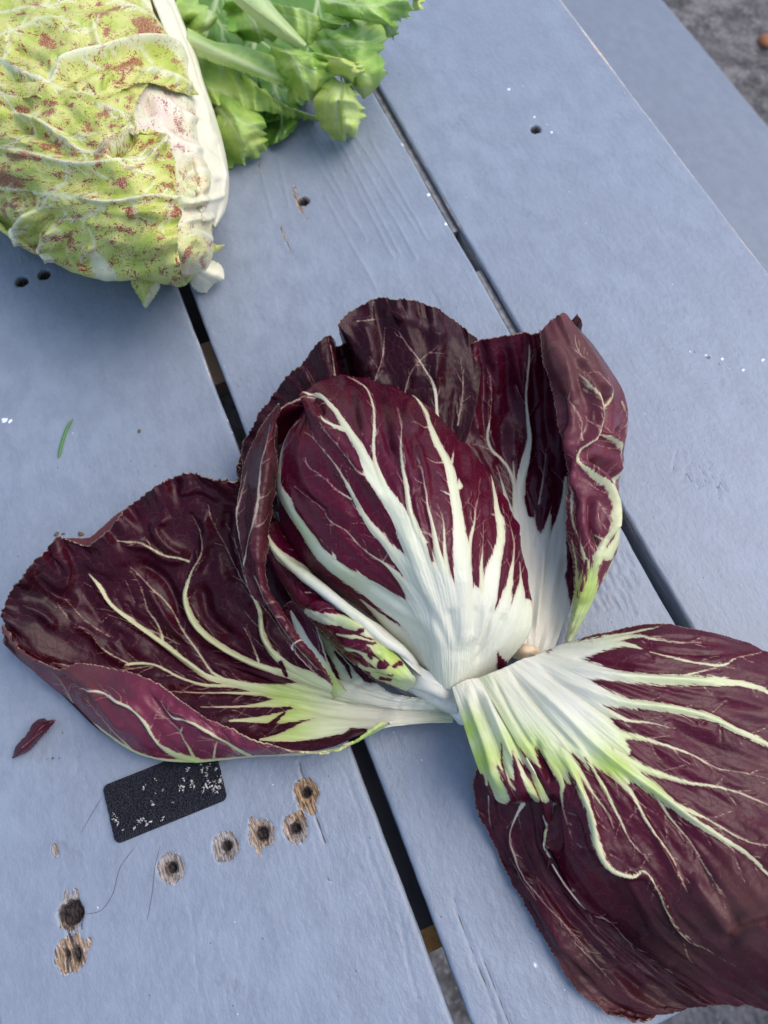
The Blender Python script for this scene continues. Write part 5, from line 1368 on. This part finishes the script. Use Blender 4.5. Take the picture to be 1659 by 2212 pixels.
xw = patch(XW, (240, 130), VV(TE, [[(1000,-200,200),(1300,600,200),(1400,1400,200)]]), VV(TE, [[(1020,30,8),(1045,70,12),(1090,140,4)]]),
  R_(TE, [([(1180,520),(1240,560),(1300,680)],1.2,8), ([(1200,740),(1280,790),(1350,850),(1410,960)],1.4,8), ([(1260,960),(1340,995),(1420,1080),(1460,1200)],1.4,8), ([(1280,1130),(1350,1140),(1430,1180)],1.2,7), ([(1290,1310),(1380,1300),(1460,1270)],1.3,7), ([(1310,1440),(1400,1410)],1.2,7)] + [([(1060,-40),(1140,160),(1220,360),(1290,600),(1370,900)], 1.8, 6), ([(1000,-60),(1090,160),(1180,380)], -1.4, 5), ([(1300,620),(1400,900),(1450,1150),(1440,1330)], 1.4, 8)]),
  gbase=.10, bbase=.02, blot=True, pucker=.5, quilt=0, seed=72, twig=0)
leaf('leaf', [xw], M_SPK, cas, .6, 'smooth cream outer leaf on the right side')
# pinkish leaf in the middle right
XM = HC([[(840,540),(850,700),(860,850),(980,900),(1050,1000),(1070,1200),(1090,1400),(1100,1600),(1090,1740)],
         [(1000,500),(990,700),(1010,820),(1110,940),(1170,1050),(1200,1200),(1230,1400),(1240,1600),(1200,1790)],
         [(1120,520),(1150,700),(1180,850),(1220,1000),(1255,1100),(1280,1200),(1300,1400),(1330,1600),(1270,1800)],
         [(1225,560),(1255,750),(1285,900),(1315,1050),(1335,1200),(1352,1400),(1388,1550),(1382,1680),(1335,1768)]], 5.0)
XM.append(HC([[(1245,560),(1275,750),(1305,900),(1335,1050),(1352,1200),(1366,1400),(1390,1550),(1386,1680),(1338,1768)]], 2.2)[0])
vM = [[(1340,1000,30),(1240,960,12),(1130,900,6),(1030,820,3)], [(1370,1150,30),(1300,1120,14),(1240,1130,8),(1200,1200,5),(1230,1260,3)], [(1385,1300,30),(1300,1290,12),(1220,1320,4)], [(1300,800,30),(1180,740,14),(1050,640,6)],
      [(1385,1420,26),(1300,1400,14),(1210,1420,4)], [(1330,640,30),(1260,660,30)], [(1390,1560,20),(1320,1520,12),(1250,1500,4)]]
BLM = [[(1150,790,14),(1190,850,16)], [(1120,850,8),(1140,860,8)], [(1270,1160,26)], [(1290,1190,22)], [(1220,1640,22),(1200,1700,14)], [(1040,640,8)], [(1330,1740,16),(1310,1690,14)], [(1160,960,14),(1200,980,10)], [(1230,1240,16)], [(1180,1010,8)]]
BLU = [[(290,250,44),(330,270,34)], [(385,245,16),(400,270,12)], [(870,170,24),(940,195,34),(1030,235,18)], [(660,20,22)], [(640,112,24),(690,105,12)], [(568,230,16)], [(690,205,22),(710,190,10)], [(620,180,12)], [(720,290,12),(740,300,8)],
       [(745,450,22),(800,435,30),(860,410,22),(920,395,24)], [(1130,395,12),(1180,410,10)], [(610,465,12),(650,440,16),(700,420,14)], [(437,535,16)], [(585,560,18),(610,590,12)], [(1170,520,20),(1200,560,22)], [(205,490,16),(190,470,10)], [(265,140,18)], [(755,65,18),(700,80,10)], [(560,45,10)], [(230,640,14),(240,610,10)], [(390,170,8)], [(60,20,10)], [(180,70,8)], [(1060,520,12)], [(1080,590,8)]]
BLL = [[(0,1150,60),(70,1180,44),(130,1220,14)], [(60,1010,14),(140,1030,18),(230,1040,18),(295,1050,14)], [(100,690,22),(140,690,28),(155,720,16)], [(290,745,18),(340,750,24)], [(310,960,24),(350,930,12),(370,990,12)], [(450,990,14),(490,1000,16)], [(545,1060,12),(550,1075,8)],
       [(650,760,16),(700,750,20),(690,775,12)], [(560,800,14),(590,830,16)], [(630,1010,26),(690,980,30),(730,950,18)], [(940,940,20),(1000,900,16)], [(480,925,10)], [(780,1200,22),(820,1190,16)], [(540,1290,14),(570,1280,8)], [(750,1280,14)], [(1100,1220,22),(1125,1210,16)], [(1090,1400,16),(1130,1390,14)],
       [(855,1410,22),(880,1370,10)], [(790,1500,14),(850,1500,14)], [(370,1460,14),(410,1420,14)], [(80,1330,24),(110,1350,16)], [(210,1280,12),(200,1330,14)], [(290,1590,18),(270,1620,18)], [(500,1630,20)], [(240,1580,12)], [(870,1260,16)], [(30,1350,12),(60,1440,14)], [(190,1520,14)], [(1040,1040,12)], [(860,650,10),(840,660,14)], [(410,830,10)], [(130,960,10)], [(900,1100,10),(830,1110,8)], [(660,1360,8)], [(450,1580,16),(430,1550,10)], [(880,1180,10)], [(970,1200,12)]]
xm = patch(XM, (260, 150), VV(TE, vM), VV(TE, BLM), R_(TE, [([(1050,640),(1180,740),(1300,800)], 1.6, 7), ([(1030,820),(1130,900),(1340,990)], 1.2, 8), ([(1070,870),(1120,960),(1100,1060)], -1.5, 8), ([(1160,1080),(1260,1060),(1330,1130),(1320,1230),(1200,1290)], 1.8, 10), ([(1200,1190),(1260,1180)], -1.2, 10),
   ([(1180,1330),(1280,1320),(1370,1300)], 1.8, 7), ([(1190,1450),(1290,1430),(1380,1440)], 1.6, 8), ([(1200,1370),(1360,1370)], -1.8, 6), ([(880,600),(960,640),(990,760)], -4, 12), ([(1220,1550),(1300,1600),(1340,1680)], 1.6, 9), ([(1150,1250),(1165,1450),(1170,1600)], -2.5, 7)]),
   green=GB(TE, [(1230,1200,160,.75),(1260,1600,190,.8),(1100,1700,140,.9),(1200,800,120,.35)]), brown=GB(TE, [(1250,1200,130,.8),(1260,1600,160,.7),(1180,850,150,.65),(1050,650,120,.5)]), bbase=.25, gbase=.12, pucker=.8, quilt=.4, blot=True, seed=73, jamp=2, twig=12)
leaf('leaf', [xm], M_SPK, cas, .5, 'crumpled pink-tinged leaf in front of the cream one')
# upper speckled leaf
XU = HC([[(-250,-320),(200,-320),(600,-300),(850,-280),(950,-250)],
 [(-250,-100),(200,-100),(600,-60),(860,-40),(985,20)],
 [(-250,100),(200,110),(600,100),(900,90),(1075,190)],
 [(-250,250),(200,260),(600,230),(950,230),(1150,310)],
 [(-250,380),(100,420),(450,420),(800,330),(1060,310),(1205,390)],
 [(-250,480),(100,520),(450,520),(800,430),(1060,420),(1232,500)],
 [(-250,560),(100,580),(450,600),(700,570),(950,490),(1150,550),(1280,628)],
 [(-250,620),(100,640),(400,640),(640,625),(800,590),(955,545),(1100,590),(1250,635)]], 9)
vU = [[(-200,330,8),(0,420,8),(100,480,8),(200,530,8),(330,548,9),(370,500,9),(440,440,10),(560,395,12),(700,350,13),(840,315,15),(960,295,18),(1080,310,20),(1180,370,20),(1235,470,14),(1270,600,12)],
      [(330,548,6),(340,480,4),(420,400,3),(560,340,2)], [(640,110,4),(620,190,4),(560,210,2),(400,190,1)], [(1100,230,12),(980,130,8),(820,60,4),(700,-20,2)], [(1000,50,14),(880,-50,8),(760,-150,3)],
      [(0,250,3),(120,200,3),(300,140,2),(520,170,1)], [(60,430,5),(20,360,3),(60,280,2)], [(100,640,4),(180,560,3)], [(920,460,7),(1010,500,6),(1140,550,4),(1240,600,3)], [(700,350,5),(640,260,3),(620,180,1)], [(-100,100,4),(100,60,3),(300,40,2),(500,-20,1)]]
xu = patch(XU, (260, 280), VV(TE, vU), VV(TE, BLU), R_(TE, [([(340,548),(440,440),(700,352),(960,295),(1120,320),(1220,430)], 5.0, 9), ([(360,600),(480,500),(720,420),(900,380),(1080,390)], -3.0, 12), ([(920,455),(1020,490),(1160,560),(1250,610)], 3.6, 8), ([(900,420),(1040,440),(1180,490)], -1.8, 7),
   ([(-100,380),(60,440),(200,530),(330,560)], 3.0, 9), ([(60,300),(160,330),(260,400),(330,480)], -2.4, 10), ([(600,100),(620,220),(660,330)], 1.6, 8), ([(600,-60),(800,40),(960,140),(1080,260)], 2.2, 10), ([(300,260),(480,270),(640,240)], -1.4, 12), ([(640,620),(760,560),(900,500)], -2.2, 9), ([(680,590),(690,540),(740,510)], 2.4, 7), ([(0,200),(200,150),(420,170)], 1.6, 12)]),
   gbase=1.0, green=(), brown=GB(TE, [(950,230,220,.95),(830,430,200,.95),(330,260,150,.85),(600,80,200,.8)]), bbase=.55, pucker=2.0, quilt=.5, blot=True, seed=74, jag=(0, 1.5, 0), ruffle=(0, 2, 0), twig=18, jamp=1.5, wrinkle=1.5)
leaf('leaf', [xu], M_SPK, cas, .5, 'upper speckled leaf with a long pale fold')
XL = HC([[(-250,430),(100,480),(400,520),(700,540),(960,552)],
 [(-250,600),(100,640),(400,660),(700,670),(885,690)],
 [(-250,800),(100,820),(400,830),(700,850),(885,850)],
 [(-250,950),(100,960),(400,960),(700,950),(900,890),(1055,872)],
 [(-250,1100),(100,1110),(400,1110),(800,1080),(1130,1050)],
 [(-250,1220),(100,1260),(450,1280),(800,1270),(1163,1300)],
 [(-250,1290),(50,1390),(400,1460),(800,1480),(1165,1460)],
 [(-220,1330),(60,1480),(300,1610),(600,1690),(900,1680),(1160,1620)],
 [(-180,1385),(0,1472),(110,1570),(330,1700),(560,1790),(700,1828),(850,1814),(1050,1850),(1172,1862)]], 9)
XL.append(TR(TE, [(-180,1370,17),(0,1455,16),(110,1550,15),(330,1680,14),(560,1770,14),(700,1805,14),(850,1795,14),(1040,1832,14),(1160,1850,14)]))
XL.append(TR(TE, [(-180,1300,3),(20,1380,3),(130,1460,3),(330,1580,3),(560,1670,3),(700,1710,3),(850,1720,3),(1020,1750,3),(1130,1780,4)]))
vL = [[(-200,560,6),(0,600,5),(100,740,6),(230,780,7),(330,850,7),(420,930,8),(520,975,9),(640,985,8),(760,960,6),(830,900,5),(880,840,3)], [(640,700,4),(700,720,5),(780,745,5),(865,775,4)], [(670,930,6),(760,900,6),(840,860,6),(880,800,4)],
      [(0,960,5),(150,990,6),(300,1030,7),(450,1075,9),(600,1085,9),(760,1070,8),(900,1040,9),(1000,1000,10),(1060,930,8),(1060,880,4)], [(0,1230,5),(200,1260,5),(400,1280,6),(560,1300,6),(700,1320,7),(850,1300,8),(1000,1280,8),(1160,1300,5)],
      [(120,1580,14),(150,1480,10),(200,1400,7),(260,1360,4),(330,1250,2)], [(240,760,4),(200,850,3),(100,940,2)], [(450,1075,5),(400,1180,3),(300,1300,2)], [(420,920,4),(520,900,3),(640,870,1)], [(850,1300,5),(900,1400,3),(960,1440,1)],
      [(700,1320,5),(560,1420,4),(400,1440,2)], [(760,1070,4),(900,1130,3),(1000,1140,1)], [(330,1700,20),(300,1600,10),(330,1520,5),(420,1400,3)], [(1160,1300,4),(1100,1380,4),(1060,1480,2)], [(700,1800,60),(640,1720,40),(600,1640,10)], [(560,1690,5),(560,1650,6),(590,1640,3)], [(320,550,5),(420,590,4),(640,610,3)]]
xl = patch(XL, (300, 330), VV(TE, vL), VV(TE, BLL), R_(TE, [([(640,985),(740,955),(820,900),(878,850),(885,740)], 5.0, 9), ([(720,1010),(800,960),(860,900),(900,820)], -5.0, 8), ([(880,960),(980,920),(1050,880)], -2.6, 8), ([(960,1040),(1040,980),(1065,880)], 3.4, 8), ([(100,740),(330,850),(520,975)], 2.6, 8), ([(60,800),(280,900),(460,1030)], -2.2, 11),
   ([(400,600),(560,640),(680,700),(860,780)], 2.0, 8), ([(380,640),(480,760),(640,830)], -2.2, 12), ([(0,980),(300,1040),(600,1090),(900,1050)], 2.4, 9), ([(200,1130),(500,1180),(800,1170)], -1.8, 16), ([(500,1280),(700,1320),(1000,1285),(1160,1300)], 2.4, 8), ([(120,1590),(150,1470),(230,1370)], 4.5, 9), ([(210,1600),(250,1480),(330,1420)], -3.6, 9),
   ([(320,1700),(310,1580),(380,1480)], 4.0, 9), ([(430,1740),(400,1640),(450,1540)], -3.2, 9), ([(560,1780),(560,1650),(620,1600)], 3.0, 8), ([(0,1330),(80,1300),(200,1260)], -2.6, 9), ([(20,1300),(110,1340),(140,1400)], 2.2, 7), ([(540,1420),(760,1430),(960,1460),(1150,1500)], -1.8, 14), ([(700,1580),(900,1600),(1100,1580)], 1.6, 16), ([(0,700),(120,690),(200,640)], -2.5, 10),
   ([(1040,1200),(1120,1250),(1165,1310)], 1.8, 9), ([(830,1400),(940,1380),(1060,1420)], 1.6, 9)]),
   gbase=1.0, brown=GB(TE, [(60,1170,150,1.6),(330,950,160,1.1),(180,1000,160,1.2),(650,960,120,1.1),(760,1200,160,1.),(1080,1380,140,1.1),(880,1380,150,1.),(300,730,150,1.),(560,760,160,.9),(450,1560,180,.95),(880,930,120,.95)]), bbase=.72, pucker=2.0, quilt=.5, blot=True, seed=75, jag=(0, 0, 1.5), ruffle=(0, 0, 2), twig=16, jamp=1.5, wrinkle=1.6)
leaf('leaf', [xl], M_SPK, cas, .5, 'lower speckled leaf wrapped round the head, heavily flecked')
# loose ends at the foot
def bits(rows, veins, n, lab, g, b, seed, mat=M_SPK):
    p = patch([TR(TE, r) for r in rows], n, VV(TE, veins), (), (), gbase=g, bbase=b, seed=seed, pucker=.6, jag=(1.6, 1.6, 1.6), ruffle=(1, 1, 1), twig=0)
    leaf('leaf', [p], mat, cas, .5, lab)
bits([[(850,1780,14),(870,1850,11),(920,1940,7),(948,2012,3)], [(930,1790,17),(930,1870,15),(945,1950,10),(955,2010,4)], [(1050,1830,15),(1050,1870,12),(1010,1940,8),(962,2008,3)]], [[(1060,1850,26),(1000,1900,20),(960,1990,14)]], (60, 40), 'green leaf tip hanging at the foot of the head', 1.0, .3, 81)
bits([[(1225,1830,9),(1260,1880,6),(1300,1910,3),(1345,1918,2)], [(1260,1780,16),(1320,1820,13),(1370,1850,9),(1400,1860,5)], [(1330,1730,16),(1390,1745,14),(1430,1770,12),(1464,1812,8)], [(1370,1700,8),(1410,1710,7),(1445,1735,6),(1460,1770,5)]], [[(1300,1800,200),(1400,1850,200)]], (50, 50), 'white pinkish leaf end at the foot of the head', .05, 0., 82)
bits([[(1140,1670,30),(1150,1740,26),(1160,1810,20),(1180,1875,12)], [(1200,1680,30),(1205,1740,28),(1210,1800,22),(1205,1868,14)], [(1275,1700,26),(1280,1740,24),(1275,1790,20),(1262,1800,15)]], [[(1180,1700,8),(1200,1850,4)]], (50, 40), 'small torn green tip over the pink leaf', 1.1, .4, 83)
bits([[(1385,1590,18),(1420,1598,16),(1465,1600,14)], [(1385,1620,16),(1420,1616,15),(1462,1604,13)], [(1385,1650,14),(1410,1640,13),(1440,1618,12)]], [], (24, 20), 'tiny yellow-green tip poking out right of the foot', 1.0, 0., 84)

# ------------------------------------------------------------------ the green head (top)
TF = (329.2, 0., .3968)
esc = thing('green_endive_head', 'loose bright green frilly-edged salad head behind the speckled one', 'endive')
def E_(rows, veins, n, lab, seed, g=0., b=0., jag=(7.5, 7.5, 7.5), ruf=(6, 6, 6), ridges=(), pk=.9, green=(), mat=M_ESC, lift=0, qu=.5):
    p = patch([TR(TF, r) for r in rows], n, VV(TF, veins), (), R_(TF, ridges), gbase=g, bbase=b, green=GB(TF, green), seed=seed, pucker=pk, quilt=qu, jag=jag, ruffle=ruf, twig=22, wrinkle=2., lift=lift, tw=27.)
    leaf('leaf', [p], mat, esc, .5, lab)
# low dark leaves first
E_([[(100,-150,4),(150,100,6),(250,300,6),(320,520,5),(360,760,4)], [(400,-150,8),(420,100,9),(450,300,9),(480,520,8),(500,720,5)], [(800,-150,8),(760,100,9),(740,300,9),(720,480,8),(700,640,6)], [(1200,-150,6),(1100,60,7),(1000,250,7),(900,420,6),(860,560,4)]],
   [[(600,-100,20),(560,200,12),(540,450,5),(560,650,2)], [(380,-100,14),(330,80,9),(280,260,5),(300,400,2)], [(330,80,6),(380,160,3),(390,220,1)], [(300,150,5),(240,200,2)], [(900,0,10),(860,200,6),(820,400,2)], [(560,200,6),(680,300,3),(740,420,1)]], (140, 140), 'dark green leaf lying lowest', 91, 0, .9)
E_([[(560,380,8),(600,500,7),(620,640,5),(600,820,2)], [(640,400,10),(690,520,9),(720,640,8),(690,770,4)], [(720,420,9),(760,520,8),(790,620,6),(782,705,3)]], [[(640,400,8),(700,600,4),(700,750,1)]], (90, 70), 'dark leaf tip between the cupped leaves', 92, .05, .75, jag=(2, 4, 4))
E_([[(330,500,20),(340,640,16),(360,760,9),(400,905,2)], [(400,520,22),(430,640,22),(450,760,17),(500,900,3)], [(480,560,22),(530,640,22),(560,740,16),(590,830,3)], [(540,600,18),(600,640,18),(612,700,13),(612,810,2)]],
   [[(330,560,12),(420,660,8),(480,760,4),(500,880,1)], [(420,660,5),(520,680,3),(600,700,1)]], (120, 110), 'mid-green leaf folded at the lower left of the head', 93, .3, .15, green=[(540,760,90,.9)], ridges=[([(400,560),(480,700),(500,860)], 2.5, 9)])
E_([[(180,180,24),(300,260,24),(500,400,24),(700,560,22),(900,640,18)], [(200,400,24),(350,430,24),(550,480,22),(740,600,17),(905,655,14)], [(280,560,20),(400,580,18),(560,600,15),(740,640,11),(890,668,8)]],
   [[(650,520,6),(780,590,7),(900,645,6)], [(250,460,3),(450,520,3),(600,560,2)]], (120, 90), 'pale yellow-green leaf blade under the thick rib', 94, .45, 0, jag=(0, 3, 0), green=[(400,480,160,.7)])
E_([[(190,150,34),(330,220,35),(480,250,34),(600,290,31),(690,330,28),(760,400,26)], [(190,200,38),(330,260,40),(480,320,38),(600,370,34),(700,410,30),(745,430,26)], [(200,280,33),(330,340,35),(480,390,33),(600,430,30),(690,460,27),(740,450,25)]],
   [[(150,200,40),(300,270,36),(450,330,28),(570,380,16),(680,420,6)]], (120, 70), 'thick pale green leaf stalk running down to the right', 95, .35, 0, jag=(0, 1, 2), ruf=(0, 0, 2), pk=1.0)
E_([[(150,-60,26),(250,20,24),(330,60,22),(350,100,20),(300,190,18)], [(120,40,24),(180,60,28),(250,100,28),(270,150,26),(250,200,20)], [(100,100,20),(150,130,22),(180,160,20),(200,185,18)]], [[(330,40,14),(300,120,10),(250,200,8)]], (60, 60), 'small leaf behind the cream ribs', 96, .3, .2)
E_([[(380,-60,30),(420,60,30),(410,150,26),(460,220,22)], [(450,-60,34),(520,70,34),(540,160,30),(560,230,24)], [(560,-60,34),(640,80,34),(700,160,32),(640,250,26)]], [[(450,-60,20),(540,100,12),(600,220,3)]], (80, 80), 'green leaf left of the white midrib', 97, .05, .25, jag=(8, 0, 8))
E_([[(600,10,40),(700,30,42),(850,60,42),(950,110,40),(1050,130,38)], [(640,80,38),(760,120,40),(860,160,40),(960,180,38),(1060,170,36)], [(640,160,34),(760,200,36),(860,240,36),(960,250,34),(1040,230,32)]],
   [[(700,80,5),(850,120,3),(1000,140,1)], [(640,20,8),(800,50,6),(950,100,4),(1040,130,3)]], (100, 80), 'green blade right of the white midrib', 98, .3, .15, jag=(2, 2, 0))
E_([[(820,220,38),(960,150,40),(1080,130,42),(1140,90,42),(1190,55,38)], [(850,260,38),(1000,230,42),(1120,200,44),(1180,160,43),(1255,130,36)], [(900,290,36),(1040,300,40),(1140,330,40),(1200,300,36),(1245,290,30)], [(980,320,34),(1080,400,32),(1140,460,28),(1220,460,20),(1272,405,20)], [(1000,360,30),(1080,460,22),(1120,510,14),(1160,532,8),(1210,480,6)]],
   [[(820,240,10),(950,230,8),(1080,240,6),(1180,230,3),(1240,200,1)], [(950,230,5),(1060,330,4),(1150,430,2)], [(1080,240,4),(1150,150,3),(1190,70,1)]], (140, 140), 'broad blue-green leaf at the right with notched margin', 99, .15, .12, jag=(8, 8, 9), green=[(1190,100,70,.9),(1150,500,110,1.)], ridges=[([(950,180),(1050,230),(1180,250)], 2, 10), ([(1000,300),(1100,420)], 2, 9)])
E_([[(380,-60,52),(440,10,52),(560,110,50),(680,200,48),(780,262,44)], [(430,-60,58),(520,20,58),(640,110,56),(740,190,52),(830,250,46)], [(500,-60,57),(590,-10,57),(660,60,55),(760,170,51),(835,240,45)], [(560,-60,50),(630,0,50),(690,70,48),(770,160,46),(830,235,43)]],
   [[(420,-60,200),(600,90,200),(820,250,60)]], (110, 60), 'thick white-green midrib crossing the head', 100, .25, 0, jag=(0, 0, 0), ruf=(0, 0, 0), pk=.4, ridges=[([(430,-20),(560,80),(700,180)], -1.4, 5)])
E_([[(600,200,40),(640,290,38),(680,360,34),(720,430,28),(735,540,16)], [(700,250,44),(760,320,43),(800,400,38),(830,470,30),(850,530,18)], [(800,270,44),(860,330,43),(900,400,38),(910,470,30),(900,528,18)], [(920,300,40),(960,340,38),(985,400,34),(990,450,27),(985,500,19)]],
   [[(700,230,8),(780,340,6),(820,440,4),(840,520,1)], [(780,340,4),(880,400,2),(950,450,1)], [(760,320,3),(700,400,1)]], (120, 120), 'ruffled green leaf in the middle with scalloped edge', 101, .25, .05, jag=(8, 8, 9), green=[(900,500,110,.8),(760,530,90,.7)], ridges=[([(850,320),(880,420),(870,500)], 2.4, 9), ([(740,380),(780,480)], -2, 9)])
E_([[(960,310,42),(970,370,38),(1000,410,34),(1050,440,28)], [(1030,320,46),(1060,370,43),(1080,410,38),(1095,450,30)], [(1100,340,42),(1130,370,40),(1145,400,36),(1155,395,32)]], [[(980,330,5),(1060,380,3),(1120,400,1)]], (60, 60), 'yellow leaf tip resting on the broad leaf', 102, .95, 0)
E_([[(985,420,34),(920,500,26),(890,580,18),(910,660,10),(990,765,2)], [(1020,440,36),(985,520,33),(970,600,27),(985,680,18),(1030,768,4)], [(1060,450,36),(1050,530,34),(1050,610,29),(1050,690,20),(1060,750,6)], [(1085,470,32),(1110,540,28),(1125,600,24),(1120,680,16),(1090,752,4)], [(1090,480,26),(1130,540,22),(1165,640,14),(1130,650,10),(1120,720,4)]],
   [[(1030,440,10),(1000,540,7),(1000,640,4),(1020,740,1)], [(1040,460,7),(1060,560,5),(1060,660,3),(1050,740,1)], [(1010,450,6),(950,540,4),(940,640,2)], [(1070,480,5),(1110,580,3),(1110,680,1)]], (120, 120), 'cupped yellow-green leaf bent down to the table', 103, .75, 0, jag=(6, 8, 10), ridges=[([(1025,470),(1010,600),(1020,720)], -1.6, 6)])
E_([[(820,-60,50),(920,20,52),(960,80,50),(1040,120,46)], [(1000,-60,56),(1060,20,57),(1120,80,55),(1180,120,48)], [(1200,-60,57),(1240,10,58),(1290,80,52),(1340,120,42)], [(1400,-60,54),(1410,0,54),(1418,60,48),(1395,118,38)]],
   [[(850,-60,18),(960,0,10),(1100,30,7),(1250,30,4),(1400,10,2)], [(980,10,4),(1040,80,2)], [(1150,30,4),(1250,90,2)]], (100, 110), 'bright leaf at the very top edge', 104, .12, 0, jag=(8, 8, 8), ridges=[([(900,20),(1000,60),(1200,70)], 1.8, 9)])
E_([[(1150,60,34),(1200,120,32),(1240,180,26),(1300,230,14)], [(1250,40,38),(1290,110,36),(1310,160,28),(1325,190,18)], [(1330,60,34),(1340,110,30),(1340,150,24),(1345,175,18)]], [[(1230,60,6),(1300,180,2)]], (60, 60), 'small jagged leaf under the top one', 105, .1, .3)
E_([[(1395,-60,36),(1410,0,35),(1415,50,30),(1410,75,24)], [(1440,-60,38),(1450,0,37),(1455,50,32),(1450,80,26)], [(1480,-60,34),(1478,0,33),(1480,50,30),(1472,85,24)]], [[(1440,-40,3),(1450,70,1)]], (50, 40), 'yellow-green tip at the far right of the head', 106, .8, 0)
